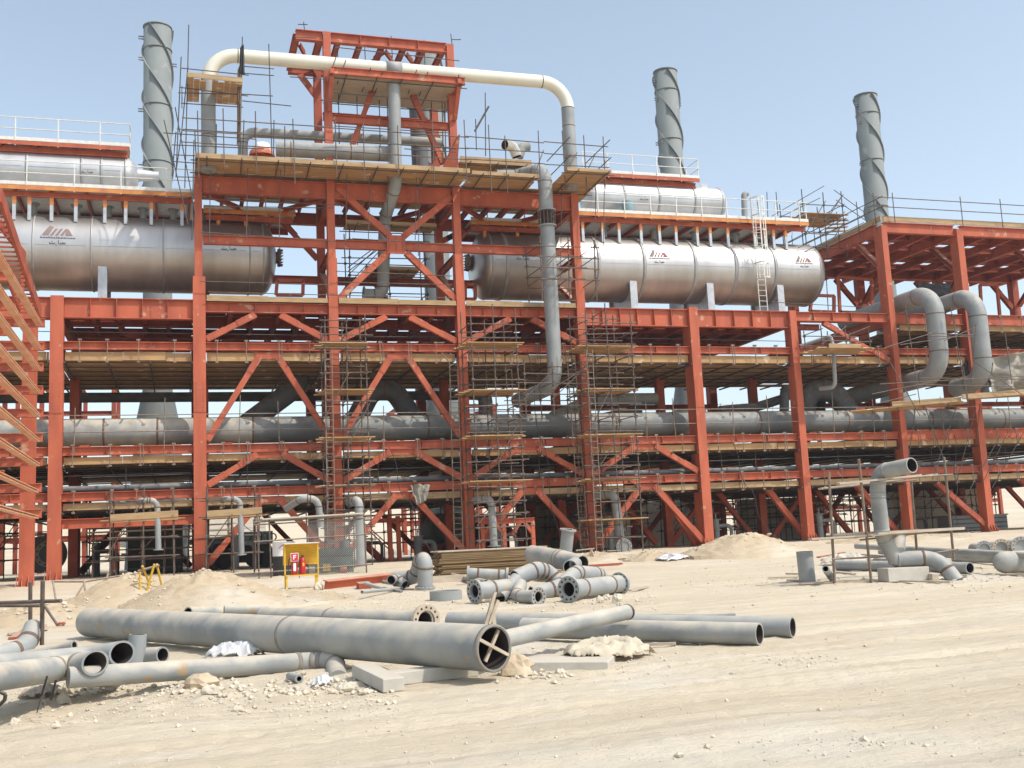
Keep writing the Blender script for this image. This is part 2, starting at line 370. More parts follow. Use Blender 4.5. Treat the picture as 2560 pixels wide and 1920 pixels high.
# ------------------------------------------------------------------ main steel frame
XC = [-5.05, .93, 7.0, 13.2, 19.45, 25.7, 31.6]
CW = [.55, .55, .44, .42, .46, .50, .40]       # flange width
CD = [.60, .60, .55, .55, .60, .92, .66]       # depth back from the front line
frame = thing('pipe_rack', 'long red oxide multi storey pipe rack with tall portal tower behind the sand yard', 'steel frame', (13, 50, .8))
def hcol(root, x, y, w, d, z0, z1, m='primer', name='column', base=True, fl=.03, web=.02, solid=True):
    b = MB()
    b.box(x-w/2, x+w/2, y-.001, y+fl, z0, z1); b.box(x-w/2, x+w/2, y+d-fl, y+d, z0, z1)
    if solid:
        b.box(x-w/2+.012, x-w/2+.03, y+fl, y+d-fl, z0, z1); b.box(x+w/2-.03, x+w/2-.012, y+fl, y+d-fl, z0, z1)
    else: b.box(x-web/2, x+web/2, y+fl, y+d-fl, z0, z1)
    o = b.build(name, m, root)
    if base:
        p = MB(); p.box(x-w*.8, x+w*.8, y-.3, y+d+.3, z0-.04, z0)
        for k in (-1.1, -.4, .4, 1.1):
            xx = x+k*w*.55
            p.add([V((xx-.01, y-.26, z0)), V((xx-.01, y-.002, z0)), V((xx-.01, y-.002, z0+.42)), V((xx-.01, y-.2, z0+.08)), V((xx+.01, y-.26, z0)), V((xx+.01, y-.002, z0)), V((xx+.01, y-.002, z0+.42)), V((xx+.01, y-.2, z0+.08))],
                  [(0, 1, 2, 3), (7, 6, 5, 4), (0, 3, 7, 4), (3, 2, 6, 7), (1, 5, 6, 2), (0, 4, 5, 1)])
        p.build('base_plate', m, root)
    return o
def splice(root, x, y, w, z, m='primer'):
    b = MB(); b.box(x-w/2+.01, x+w/2-.01, y-.024, y-.002, z-.7, z+.7)
    for k in range(10):
        zz = z-.62+k*.137
        if abs(zz-z) < .06: continue
        for dx in (-.32*w, -.22*w, .22*w, .32*w): b.tube(V((x+dx, y-.024, zz)), V((x+dx, y-.045, zz)), .018, 6)
    b.build('splice_plate', m, root)
gy = lambda x, y: gz(x, y)
ZT = {0: 13.12, 1: 14.15, 2: 26.6, 3: 26.55, 4: 19.0, 5: 13.18, 6: 13.1}
for i, x in enumerate(XC):
    z0 = gy(x, 50)-.02
    if i == 1:
        hcol(frame, x, 50, .55, .6, z0, 14.15); hcol(frame, x-.02, 50.12, .34, .36, 14.15, 19.0, base=False)
    elif i in (2, 3):
        hcol(frame, x, 50, CW[i], CD[i], z0, 15.2 if i == 2 else 15.6); hcol(frame, x-.01, 50.03, .36, .40, 15.2 if i == 2 else 15.6, ZT[i], base=False)
    elif i == 4:
        hcol(frame, x, 50, .46, .6, z0, 14.5); hcol(frame, x, 50.04, .38, .42, 14.5, 19.0, base=False)
    else: hcol(frame, x, 50, CW[i], CD[i], z0, ZT[i])
    if i in (0, 1, 5, 6): splice(frame, x, 50, CW[i], 8.6)
    hcol(frame, x, 59.6, .5, .5, gy(x, 60)-.02, 13.0, 'primer2', base=False)
for x in (.93, 7.0, 13.2, 19.45):
    hcol(frame, x, 53.9, .38, .40, 12.9, 26.3 if x in (7.0, 13.2) else 18.9, 'primer2', base=False)
def seg(i): return XC[i]+CW[i]/2, XC[i+1]-CW[i+1]/2
Yf = 50.28
lv = [(4.30, .38, .28), (6.27, .38, .28), (10.93, .36, .28)]
for i in range(6):
    a, b = seg(i)
    for z, h, w_ in lv:
        mb = MB(); mb.ibeam(V((a, Yf, z)), V((b, Yf, z)), h, w_, stiff=2.0); mb.build('front_beam', 'primer', frame)
    # level 13 girder
    if i in (0, 4, 5): h, zt = .92, 13.08
    else: h, zt = .46, 12.98
    mb = MB(); mb.ibeam(V((a, Yf, zt-h/2)), V((b, Yf, zt-h/2)), h, .34, tf=.035, stiff=1.15)
    mb.build('front_girder', 'primer', frame)
    for z, h in ((4.3, .38), (6.27, .38), (10.93, .4), (12.7, .6))+(((9.15, .3),) if i > 3 else ()):
        mb = MB(); mb.ibeam(V((a, 59.85, z)), V((b, 59.85, z)), h, .28); mb.build('rear_beam', 'primer2', frame)
    mb = MB()
    for k in range(1, 5):
        for (za, hh) in ((12.65, .42),):
            xx = a+(b-a)*k/5; mb.ibeam(V((xx, 50.5, za)), V((xx, 59.6, za)), hh, .2)
    mb.ibeam(V((a, 52.9, 12.6)), V((b, 52.9, 12.6)), .5, .25); mb.ibeam(V((a, 55.9, 12.6)), V((b, 55.9, 12.6)), .5, .25)
    mb.build('floor_joist', 'primer2', frame)
# first bay extra low beam, right stub girder to the canopy frame
mb = MB(); mb.ibeam(V((seg(0)[0], Yf, 3.15)), V((seg(0)[1], Yf, 3.15)), .42, .25); mb.build('front_beam', 'primer', frame)
for i, x in enumerate(XC):
    for z, h in ((4.3, .38), (6.27, .38), (10.93, .4), (12.62, .7)):
        mb = MB(); mb.ibeam(V((x, 50+CD[i], z)), V((x, 59.6, z)), h, .26); mb.build('cross_beam', 'primer2', frame)
# floor plates between the joists, with open slots in the portal bays
for i in range(6):
    a, b = XC[i]+.1, XC[i+1]-.1
    ys = [(51.2, 52.7), (53.1, 54.6), (54.9, 55.8), (56.1, 57.6), (57.9, 59.6)]
    for k, (ya, yb) in enumerate(ys):
        n = 5
        for q in range(n):
            if i in (1, 2, 3) and (k in (2, 4) or (k == 3 and q % 2)) and not (i == 1 and q < 2): continue
            if i in (0, 4, 5) and k == 2 and q == 2: continue
            mb = MB(); mb.box(a+(b-a)*q/n+.01, a+(b-a)*(q+1)/n-.01, ya, yb, 12.88, 12.90); mb.build('floor_plate', 'primer2', frame)
for x_ in XC+[34.6]:                                             # inner line of columns in the ground storeys
    hcol(frame, x_+.3, 55.2, .42, .42, gy(x_, 55)-.02, 10.8, 'primer2', base=False)
# vessel bearer girders
for a, b in ((-30, 5.9), (14.2, 36.6)):
    for y in (53.0, 55.2):
        mb = MB(); mb.ibeam(V((a, y, 13.28)), V((b, y, 13.28)), .34, .25, stiff=3); mb.build('vessel_bearer', 'primer', frame)
# left-hand continuation of the rack past the frame edge
for z, h in ((4.30, .38), (6.27, .38), (10.93, .36), (12.62, .92)):
    mb = MB(); mb.ibeam(V((-30, Yf, z)), V((XC[0]-CW[0]/2, Yf, z)), h, .28, stiff=1.5); mb.build('front_beam', 'primer', frame)
for x in (-11.2, -17.3): hcol(frame, x, 50, .5, .6, gy(x, 50), 13.1)
# chevron bracing -------------------------------------------------
def brace(p0, p1, s=.26, m='primer', root=frame, h=.24):
    b = MB(); b.ibeam(p0, p1, h, s, up=V((0, 1, 0)), tf=.02, tw=.015); b.build('brace', m, root)
    d = (p1-p0).normalized()
    for p, q in ((p0, d), (p1, -d)):
        g_ = MB(); c = p+q*.45
        g_.bar(p+q*.05, p+q*.95, .30, .022, V((0, 1, 0)), (0, -h/2-.014))
        for k in range(5):
            for sgn in (-.09, .09):
                u = d.cross(V((0, 1, 0))).normalized(); cc = p+q*(.2+k*.16)+u*sgn; g_.tube(cc+V((0, -h/2-.02, 0)), cc+V((0, -h/2-.05, 0)), .018, 6)
        g_.build('gusset_plate', m, root)
def chev(i, z0, z1, w_=.9, y=50.27, half=0, gus=True):
    a, b = seg(i); mid = (a+b)/2
    if half != 2: brace(V((a+.02, y, z0)), V((mid-w_/2, y, z1)))
    if half != 1: brace(V((b-.02, y, z0)), V((mid+w_/2, y, z1)))
    if gus:
        g_ = MB(); g_.hexa([V((mid-w_*.55-.25, y-.03, z1+.12)), V((mid+w_*.55+.25, y-.03, z1+.12)), V((mid+w_*.55+.1, y-.03, z1-.18)), V((mid-w_*.55-.1, y-.03, z1-.18))],
                            [V((mid-w_*.55-.25, y, z1+.12)), V((mid+w_*.55+.25, y, z1+.12)), V((mid+w_*.55+.1, y, z1-.18)), V((mid-w_*.55-.1, y, z1-.18))])
        g_.build('gusset_plate', 'primer', frame)
for i in (1, 2, 3): chev(i, 11.25, 12.45, 1.1, gus=False)
for i in (1, 2): chev(i, 6.62, 10.55, .75)
for i in (1, 2, 3, 4): chev(i, 4.62, 5.98, 1.1)
for i in (1, 2, 3): chev(i, 1.15, 3.95, .7)
chev(4, 1.1, 3.95, .7)
for i, xa, xb in ((5, 31.3, 29.2), (0, -4.7, -2.6)):
    brace(V((xa, 59.5, .9)), V((xb, 59.5, 3.9)), m='primer2')
for x_ in (22.6, 28.7, 35.0):
    brace(V((x_-2.6, 55.4, 1)), V((x_, 55.4, 3.9)), .24, 'primer2'); brace(V((x_+2.6, 55.4, 1)), V((x_+.3, 55.4, 3.9)), .24, 'primer2')
# rear bracing seen through the bays
for i in range(6):
    a, b = XC[i], XC[i+1]
    brace(V((a+.3, 59.5, 1)), V(((a+b)/2, 59.5, 4)), .24, 'primer2'); brace(V((b-.3, 59.5, 1)), V(((a+b)/2, 59.5, 4)), .24, 'primer2')
# upper storey 13 -> 19 and tower ----------------------------------
for i in (1, 2, 3):
    a = XC[i]+.2; b = XC[i+1]-.2
    mb = MB(); mb.ibeam(V((a, 50.22, 15.93)), V((b, 50.22, 15.93)), .42, .26); mb.build('front_beam', 'primer', frame)
    mb = MB(); mb.ibeam(V((a, 50.22, 18.55)), V((b, 50.22, 18.55)), .78, .3, tf=.04); mb.build('front_girder', 'primer', frame)
    mb = MB(); mb.ibeam(V((a, 54.1, 18.3)), V((b, 54.1, 18.3)), .6, .3); mb.ibeam(V((a, 54.1, 15.1)), V((b, 54.1, 15.1)), .4, .25)
    mb.build('rear_beam', 'primer2', frame)
    mid = (a+b)/2
    mb = MB()   # plan bracing under the top deck
    for k in range(1, 6): xx = a+(b-a)*k/6; mb.ibeam(V((xx, 50.4, 18.6)), V((xx, 54, 18.6)), .3, .15)
    mb.ibeam(V((a, 50.4, 18.25)), V((mid, 53.9, 18.25)), .2, .2); mb.ibeam(V((b, 50.4, 18.25)), V((mid, 53.9, 18.25)), .2, .2)
    mb.build('deck_joist', 'primer2', frame)
for x in (.93, 7.0, 13.2, 19.45):
    mb = MB(); mb.ibeam(V((x, 50.5, 18.4)), V((x, 53.9, 18.4)), .6, .25); mb.ibeam(V((x, 50.5, 15.6)), V((x, 53.9, 15.6)), .36, .22); mb.build('cross_beam', 'primer2', frame)
    brace(V((x, 50.55, 13.3)), V((x, 53.8, 15.3)), .2, 'primer2')
# knee braces towards the rear columns
for p0, p1 in (((7.0-1.9, 54.1, 18.1), (7.0-.2, 54.1, 16.2)), ((1.6, 54.1, 15.2), (1.1, 54.1, 13.4)), ((13.4, 54.1, 17.4), (14.5, 54.1, 18.0)), ((19.2, 54.1, 15.2), (17.6, 54.1, 18.0)), ((11.0, 54.1, 13.2), (9.6, 54.1, 15.2)), ((7.3, 54.1, 13.2), (8.6, 54.1, 15.2)), ((19.25, 54.1, 14), (18.3, 54.1, 15.9))):
    brace(V(p0), V(p1), .22, 'primer2', h=.2)
brace(PY(842, 470, 50.25), PY(975, 592, 50.25), .3); brace(PY(1128, 492, 50.25), PY(1008, 592, 50.25), .3)
brace(PY(842, 752, 50.25), PY(970, 632, 50.25), .3); brace(PY(1140, 752, 50.25), PY(1015, 632, 50.25), .3)
mb = MB(); a = PY(966, 588, 50.1); b = PY(1014, 636, 50.1); mb.box(a.x, b.x, 50.05, 50.085, b.z, a.z)
for q in (a.x+.12, (a.x+b.x)/2, b.x-.12): mb.box(q-.012, q+.012, 50.02, 50.05, b.z, a.z)
mb.build('gusset_plate', 'primer', frame)
# tower head
zt = 26.35
mb = MB(); mb.ibeam(V((5.5, 50.2, zt)), V((6.8, 50.2, zt)), .5, .3); mb.ibeam(V((7.2, 50.2, zt)), V((13.0, 50.2, zt)), .5, .3, stiff=1.5); mb.build('tower_beam', 'primer', frame)
mb = MB(); mb.ibeam(V((5.5, 54.1, zt)), V((13.4, 54.1, zt)), .5, .3); mb.build('tower_beam', 'primer2', frame)
for x in (5.55, 6.7, 7.6, 8.7, 9.8, 10.9, 11.9, 12.9):
    mb = MB(); mb.ibeam(V((x, 50.4, zt)), V((x, 53.95, zt)), .34, .22 if x > 7 else .3); mb.build('tower_joist', 'primer2', frame)
for q in ((5.7, 50.6, 6.9, 53.9), (8.8, 53.8, 9.9, 50.6), (11, 50.6, 12.9, 53.8), (9.9, 50.5, 11.8, 53.8)):
    brace(V((q[0], q[1], zt-.3)), V((q[2], q[3], zt-.3)), .15, 'primer2', h=.12)
brace(PY(748, 186, 54.1), PY(802, 258, 54.1), .22)
mb = MB(); mb.ibeam(V((7.25, 50.2, 22.2)), V((12.95, 50.2, 22.2)), .38, .26); mb.ibeam(V((7.25, 54.1, 20.3)), V((12.95, 54.1, 20.3)), .4, .26); mb.ibeam(V((7.25, 54.1, 23.9)), V((12.95, 54.1, 23.9)), .4, .26);mb.build('tower_beam', 'primer', frame)
# platform cantilever with brackets
mb = MB(); mb.ibeam(V((7.0, 48.85, 24.05)), V((13.55, 48.85, 24.05)), .36, .2); mb.build('tower_beam', 'primer', frame)
for x in (7.02, 13.25):
    mb = MB(); mb.bar(V((x, 48.7, 24.0)), V((x, 50.0, 24.0)), .2, .24); mb.bar(V((x, 49.95, 22.5)), V((x, 48.9, 23.8)), .2, .16); mb.build('bracket', 'primer', frame)
brace(PY(930, 228, 50.6), PY(878, 372, 50.6), .25, 'primer'); brace(PY(1030, 236, 50.6), PY(1108, 410, 50.6), .25, 'primer')
brace(V((7.2, 54.0, 20.6)), V((8.2, 54.0, 19.1)), .2, 'primer2'); brace(V((13, 54.0, 21.6)), V((12.0, 54.0, 19.3)), .2, 'primer2')
brace(PY(812, 392, 51.6), PY(828, 350, 51.6), .25, 'primer2'); 
mb = MB(); p = PY(1140, 335, 49.6); q = PY(1128, 420, 49.6); mb.add([p+V((.2, 0, 0)), p+V((.1, .5, 0)), q+V((-.4, .5, 0)), q+V((.3, 0, 0)), p+V((.2, .02, .02)), p+V((.1, .52, .02)), q+V((-.4, .52, .02)), q+V((.3, .02, .02))], [(0, 1, 2, 3), (7, 6, 5, 4), (0, 3, 7, 4), (1, 5, 6, 2), (0, 4, 5, 1), (3, 2, 6, 7)]); mb.build('gusset_plate', 'primer', frame)

# ------------------------------------------------------------------ right canopy frame
canopy = thing('steel_canopy', 'red steel frame on the right carrying an open slatted canopy roof with timber edge boards', 'steel frame', (40, 50, .8))
XR = [37.9, 43.0, 49.2, 55.4]; WR = [.36, .42, .42, .42]; DR = [.72, .66, .66, .66]
for i, x in enumerate(XR):
    hcol(canopy, x, 50, WR[i], DR[i], gy(x, 50)-.02, 18.1)
    splice(canopy, x, 50, WR[i], 8.6)
    hcol(canopy, x, 59.6, .5, .5, gy(x, 60)-.02, 18.1, 'primer2', base=False)
for i in range(3):
    a = XR[i]+WR[i]/2; b = XR[i+1]-WR[i+1]/2
    for z, h in ((4.3, .38), (6.27, .55), (10.93, .36), (12.8, .6)):
        mb = MB(); mb.ibeam(V((a, Yf, z)), V((b, Yf, z)), h, .28); mb.build('front_beam', 'primer', canopy)
        mb = MB(); mb.ibeam(V((a, 59.85, z)), V((b, 59.85, z)), h, .28); mb.build('rear_beam', 'primer2', canopy)
    mb = MB(); mb.ibeam(V((a, Yf, 18.05)), V((b, Yf, 18.05)), .6, .3, tf=.035); mb.build('roof_girder', 'primer', canopy)
    mb = MB(); mb.ibeam(V((a, 59.85, 17.9)), V((b, 59.85, 17.9)), .6, .3, tf=.035); mb.build('roof_girder', 'primer2', canopy)
    for t in (.33, .67):
        xx = a+(b-a)*t; mb = MB(); mb.ibeam(V((xx, 50.5, 17.95)), V((xx, 61.6, 17.95)), .42, .2); mb.build('roof_joist', 'primer2', canopy)
    brace(V((a, 59.5, 1)), V(((a+b)/2, 59.5, 4)), .24, 'primer2'); brace(V((b, 59.5, 1)), V(((a+b)/2, 59.5, 4)), .24, 'primer2')
    brace(V((b, 50.3, 1.2)), V(((a+b)/2-.6, 50.8, 4)), .3, 'primer2')
    mb = MB(); mb.ibeam(V((a, 59.85, 9.15)), V((b, 59.85, 9.15)), .3, .28); mb.build('rear_beam', 'primer2', canopy)
    brace(V((a+.1, 59.8, 15.8)), V((a+1.6, 59.8, 17.5)), .3, 'primer2'); brace(V((b-.1, 59.8, 15.8)), V((b-1.6, 59.8, 17.5)), .3, 'primer2')
for y in (52.3, 54.4, 56.6, 58.6, 61.5):
    mb = MB(); mb.ibeam(V((38.1, y, 18.12)), V((55, y, 18.12)), .26, .18); mb.build('roof_purlin', 'primer2', canopy)
for i, x in enumerate(XR):
    for z, h in ((4.3, .38), (6.27, .5), (10.93, .4), (12.7, .6)):
        mb = MB(); mb.ibeam(V((x, 50+DR[i], z)), V((x, 59.6, z)), h, .26); mb.build('cross_beam', 'primer2', canopy)
    mb = MB(); mb.ibeam(V((x, 50+DR[i], 18.02)), V((x, 61.7, 18.02)), .62, .3, tf=.035); mb.build('roof_girder', 'primer', canopy)
    brace(V((x, 52.6, 17.7)), V((x, 50.75, 15.9)), .26, 'primer2'); brace(V((x, 57.4, 17.7)), V((x, 59.5, 15.9)), .26, 'primer2')
mb = MB()
for k in range(24):
    y = 50.6+k*.46
    if k % 9 == 7: continue
    mb.box(38.2, 55.2, y, y+.40, 18.26, 18.30)
mb.build('roof_board', 'primer2', canopy)
mb = MB(); mb.bar(V((38.05, 50.2, 18.55)), V((55.4, 50.2, 18.55)), .06, .30); mb.bar(V((37.75, 50.0, 18.5)), V((37.75, 61.8, 18.5)), .06, .3); mb.build('edge_board', 'plyend', canopy)
# stub girder between the two frames with its knee brace
mb = MB(); mb.ibeam(V((31.82, Yf, 12.82)), V((37.7, Yf, 12.82)), .5, .3, stiff=1.2)
mb.ibeam(V((31.82, Yf, 4.3)), V((37.7, Yf, 4.3)), .38, .28); mb.ibeam(V((31.82, Yf, 6.27)), V((37.7, Yf, 6.27)), .38, .28); mb.ibeam(V((31.82, Yf, 10.93)), V((37.7, Yf, 10.93)), .36, .28); mb.build('link_beam', 'primer', frame)
brace(V((33.6, 50.3, 12.5)), V((37.6, 50.3, 10.4)), .22); brace(V((31.9, 50.9, .9)), V((29.5, 50.9, 3.9)), .3, 'primer2'); brace(V((37.6, 50.9, .9)), V((35.0, 50.9, 3.9)), .3, 'primer2'); brace(V((25.4, 51, .9)), V((23.6, 51, 3.9)), .3, 'primer2')

# ------------------------------------------------------------------ left end-on frame with stacked beams
lf = thing('steel_tower', 'red steel end frame at the left edge with a column and tiers of cantilevered beams', 'steel frame', (-5.4, 44, .5))
hcol(lf, -5.52, 45, .5, .5, gy(-5.4, 45), 11.6, 'primer')
for (px, py) in ((98, 803), (96, 863), (94, 915), (93, 973), (93, 1031), (92, 1093), (91, 1154), (89, 1220), (89, 1285)):
    e = PX(px, py, -5.0); z = e.z-.12
    mb = MB(); mb.ibeam(V((-5.0, 22, z)), V((-5.0, e.y, z)), .12, .22, tf=.03); mb.build('tier_beam', 'beamdust', lf)
    mb = MB(); mb.ibeam(V((-9, e.y+.5, z+.16)), V((-5.1+.25, e.y+.5, z+.16)), .32, .2)
    mb.ibeam(V((-9, 36.6, z+.14)), V((-5.14, 36.6, z+.14)), .30, .2); mb.build('tier_stub', 'primer', lf)
a = PX(100, 782, -5.0); b = PX(0, 487, -5.0)
mb = MB(); mb.bar(a, b, .1, .45); mb.bar(a+V((-.7, 0, .1)), b+V((-.7, 0, .1)), .06, .3)
for k in range(26): c = a.lerp(b, k/26); mb.bar(c+V((-.7, 0, 0)), c, .06, .05)
mb.build('sloping_stringer', 'primer2', lf)
a = PX(62, 640, -5.6); b = PX(0, 560, -5.6); mb = MB(); mb.bar(a, b, .1, .3); mb.bar(PX(60, 636, -5.6), PX(56, 740, -5.6), .12, .12); mb.build('sloping_stringer', 'primer2', lf)
# ------------------------------------------------------------------ timber decks hung under the beams
def deck(label, z, x0, x1, fasc=True, y1=59.4, t=.10, fh=.22, grid=True, hang=True, ztop=None, seedv=1, holes=()):
    rnd = random.Random(seedv); d = thing('timber_deck', label, 'timber deck', ((x0+x1)/2, 50, z))
    cols = [x for x in XC+XR if x0 < x < x1]; xs = [x0]+cols+[x1]
    for i in range(len(xs)-1):
        a, b = xs[i]+.32, xs[i+1]-.32
        mb = MB(); y = 50.38
        while y < y1:
            w_ = rnd.uniform(.28, .6); zz = z+rnd.uniform(-.02, .02)
            ex = .3 if y > 51.3 else 0
            xx = a-ex
            while xx < b+ex-.1:
                L = min(rnd.choice((2.0, 2.9, 3.6)), b+ex-xx)
                if rnd.random() > .004: mb.box(xx, xx+L-.004, y, min(y+w_-.003, y1), zz, zz+.035)
                xx += L
            y += w_
        mb.build('plank_panel', 'ply', d)
        if fasc:
            mb = MB(); xx = a
            while xx < b-.05:
                L = min(rnd.choice((1.8, 2.4, 3.0)), b-xx); dz = rnd.uniform(-.025, .025)
                mb.box(xx, xx+L-.012, 50.30+rnd.uniform(-.02, .03), 50.36, z-.02+dz, z+fh+dz); xx += L
            mb.build('edge_board', 'plyend' if z < 5 else 'ply', d)  # upper boards take browner ply in place of shade from the beam
        if grid:
            for yy in [50.6+k*1.3 for k in range(7)]:
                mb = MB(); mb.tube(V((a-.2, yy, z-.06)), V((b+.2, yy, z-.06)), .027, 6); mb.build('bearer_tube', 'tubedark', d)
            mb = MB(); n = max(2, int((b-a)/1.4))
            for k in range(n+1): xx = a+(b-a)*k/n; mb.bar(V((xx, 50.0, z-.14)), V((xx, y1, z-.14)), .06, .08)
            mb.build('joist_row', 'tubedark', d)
        if hang:
            zt_ = ztop
            for k in range(4 if b-a > 4 else 3):
                xx = a+(b-a)*(k+.35+rnd.uniform(-.15, .15))/4
                mb = MB(); 
                for yy in (49.93,): mb.tube(V((xx, yy, z-.16)), V((xx+rnd.uniform(-.02, .02), yy, zt_+.08)), .024, 6)
                mb.bar(V((xx-.07, 49.93, z-.14)), V((xx+.07, 49.93, z-.14)), .09, .07); mb.bar(V((xx-.08, 49.98, zt_+.05)), V((xx+.08, 49.98, zt_+.05)), .16, .07)
                if rnd.random() < .4: mb.tube(V((xx+.12, 49.93, z-.14)), V((xx+.12, 49.93, zt_+.06)), .02, 6)
                mb.build('hanger', 'tubelite', d)
    return d
deck('brown formwork plank deck hung below the upper beam line, above the big grey pipe', 10.30, -22, 55.5, ztop=11.1, seedv=3, fh=.36)
deck('plank deck hung below the middle beam line, directly under the big grey pipe', 5.72, -22, 55.5, ztop=6.45, seedv=5, y1=64.5, fh=.30)
deck('lowest plank deck under the thin dark pipe, just above the ground storey', 3.74, -22, 55.5, ztop=4.48, seedv=6, y1=64.5, fh=.27)
deck('brown plank deck hung under the canopy frame floor behind the goosenecks', 12.2, 38.2, 55.5, ztop=12.9, seedv=8, fh=.3)
# deck edge at 13.1 m (portal bays)
d = thing('timber_deck', 'tan plank floor at the foot of the X braced tower storey', 'timber deck', (10, 50, 13.1))
for i in (1, 2, 3):
    a, b = seg(i); mb = MB(); mb.box(a, b, 50.02, 51.2, 13.03, 13.08); mb.build('plank_panel', 'ply', d)
    mb = MB(); mb.box(a+.05, (a+b)/2, 49.97, 50.01, 13.0, 13.27); mb.box((a+b)/2+.01, b-.05, 49.98, 50.02, 13.01, 13.24); mb.build('edge_board', 'plyend', d)
    for k in range(3):
        mb = MB(); y = 51.6+k*2.8; mb.box(a, b-.6*k, y, y+1.2, 13.05, 13.09); mb.build('plank_panel', 'ply', d)
# top deck walkway
def walk(label, x0, x1, y0, y1, z, n=7, fh=.16, m='ply', fm='plyend'):
    rnd = random.Random(int(x0*10+z)); d = thing('timber_deck', label, 'timber deck', ((x0+x1)/2, y0, z)); y = y0
    while y < y1-.05:
        w_ = rnd.uniform(.2, .26); mb = MB(); xx = x0
        while xx < x1-.1: L = min(rnd.uniform(2.4, 3.8), x1-xx); mb.box(xx, xx+L-.01, y, min(y+w_-.006, y1), z+rnd.uniform(0, .012), z+.045); xx += L
        mb.build('plank_row', m, d); y += w_
    mb = MB(); mb.box(x0, x1, y0-.05, y0-.005, z-.02, z+fh); mb.build('edge_board', fm, d)
    k = x0+.5
    while k < x1:
        mb = MB(); mb.tube(V((k, y0-.35, z-.05)), V((k+.05, y1+.05, z-.05)), .026, 6); mb.build('transom_tube', 'tubedark', d); k += rnd.uniform(1.2, 1.7)
    for yy in (y0+.1, y1-.12): mb = MB(); mb.tube(V((x0-.2, yy, z-.10)), V((x1+.2, yy, z-.10)), .026, 6); mb.build('ledger_tube', 'tubedark', d)
    return d
walk('long brown plank walkway along the front of the top storey, left part', .75, 13.4, 48.1, 50.0, 19.1, fh=.2)
walk('short brown plank walkway on the top storey, left of the tall front down pipe', 13.5, 16.9, 48.1, 50.0, 19.05)
walk('brown plank walkway on the top storey projecting past the right corner column', 18.0, 20.3, 47.1, 50.4, 19.15, fh=.14)
walk('upper brown plank staging above the top walkway, beside the two bent vent pipes', 13.6, 17.4, 50.6, 53.2, 20.55, fh=.3)
walk('plank floor of the tower platform under the ivory pipe', 7.2, 13.5, 48.95, 52.2, 23.88, m='plyold')
walk('narrow plank staging inside the X braced bay below the top deck', 7.9, 12.4, 51.2, 52.4, 17.3)
walk('plank staging low in the X braced bay around the dark bent pipe', 9.0, 11.8, 52.6, 54.4, 15.4)
mb = MB(); mb.box(19.5, 20.4, 50.3, 53.5, 19.17, 19.21); solo(mb, 'timber_deck', 'ply', 'plank sheet covering the right corner end of the top storey', 'timber deck')
mb = MB(); mb.box(.75, 13.4, 50.05, 54.2, 19.12, 19.16); mb.box(13.5, 19.4, 50.05, 54.2, 19.12, 19.16); solo(mb, 'timber_deck', 'ply', 'wide plank floor covering the top storey of the tall bay', 'timber deck')

# ------------------------------------------------------------------ vessels
def emblem(root, cx, zc, yc, r, s=1.0, name='emblem', text=True, m1='logogrey', m2='logored'):
    # slanted bars forming a low trapezoid, lettering strokes under it, wrapped on the drum front
    def on(u, v):     # u along x, v up (m) -> point on the cylinder front at elevation offset
        a = v/r; return V((cx+u, yc-(r+.012)*math.cos(a), zc+(r+.012)*math.sin(a)))
    def quad(mb, pts):
        k = 4; a, b, c, d_ = pts     # a,b bottom ; c,d top right/left
        for j in range(k):
            t0, t1 = j/k, (j+1)/k; L = lambda p, q, t: (p[0]+(q[0]-p[0])*t, p[1]+(q[1]-p[1])*t)
            mb.add([on(*L(a, d_, t0)), on(*L(b, c, t0)), on(*L(b, c, t1)), on(*L(a, d_, t1))], [(0, 1, 2, 3)])
    v0 = .35
    g_ = MB(); quad(g_, [(-.75*s, v0), (-.42*s, v0), (-.18*s, v0+.52*s), (-.38*s, v0+.62*s)]); g_.build(name, m1, root)
    rr = MB()
    for k in range(4):
        x = -.36*s+k*.24*s
        if k < 3: quad(rr, [(x, v0), (x+.15*s, v0), (x+.38*s, v0+.42*s), (x+.25*s, v0+.42*s)])
        else: quad(rr, [(x, v0), (x+.38*s, v0), (x+.16*s, v0+.40*s), (x+.06*s, v0+.30*s)])
    rr.build(name, m2, root)
    if text:
        rnd = random.Random(int(cx*7)); tx = MB(); x = -.8*s
        while x < .8*s:
            w_ = rnd.uniform(.04, .12)*s; quad(tx, [(x, v0-.16*s), (x+w_, v0-.16*s), (x+w_, v0-.10*s), (x, v0-.10*s)])
            if rnd.random() < .5: quad(tx, [(x, v0-.16*s), (x+.025*s, v0-.16*s), (x+.025*s, v0-.05*s), (x, v0-.05*s)])
            x += w_+.03*s
        # second line: the two word name in connected script strokes
        for (xa, xb, ya, yb) in ((-.38, -.14, -.46, -.42), (-.38, -.35, -.46, -.36), (-.26, -.235, -.46, -.28), (-.2, -.17, -.52, -.42), (-.13, -.10, -.46, -.38), (-.07, -.04, -.55, -.44), (.04, .07, -.46, -.24), (.09, .36, -.46, -.42), (.14, .17, -.46, -.37), (.24, .30, -.46, -.35), (.35, .39, -.46, -.36), (.16, .18, -.53, -.50), (.22, .24, -.53, -.50), (-.31, -.29, -.53, -.50)):
            quad(tx, [(xa*s, v0+ya*s), (xb*s, v0+ya*s), (xb*s, v0+yb*s), (xa*s, v0+yb*s)])
        tx.build('lettering', 'ink', root)
def dome_prof(r, L, s=1): return [(s*L*math.sin(a), r*math.cos(a)) for a in [i*math.pi/2/9 for i in range(9)]]+[(s*L, .002)]
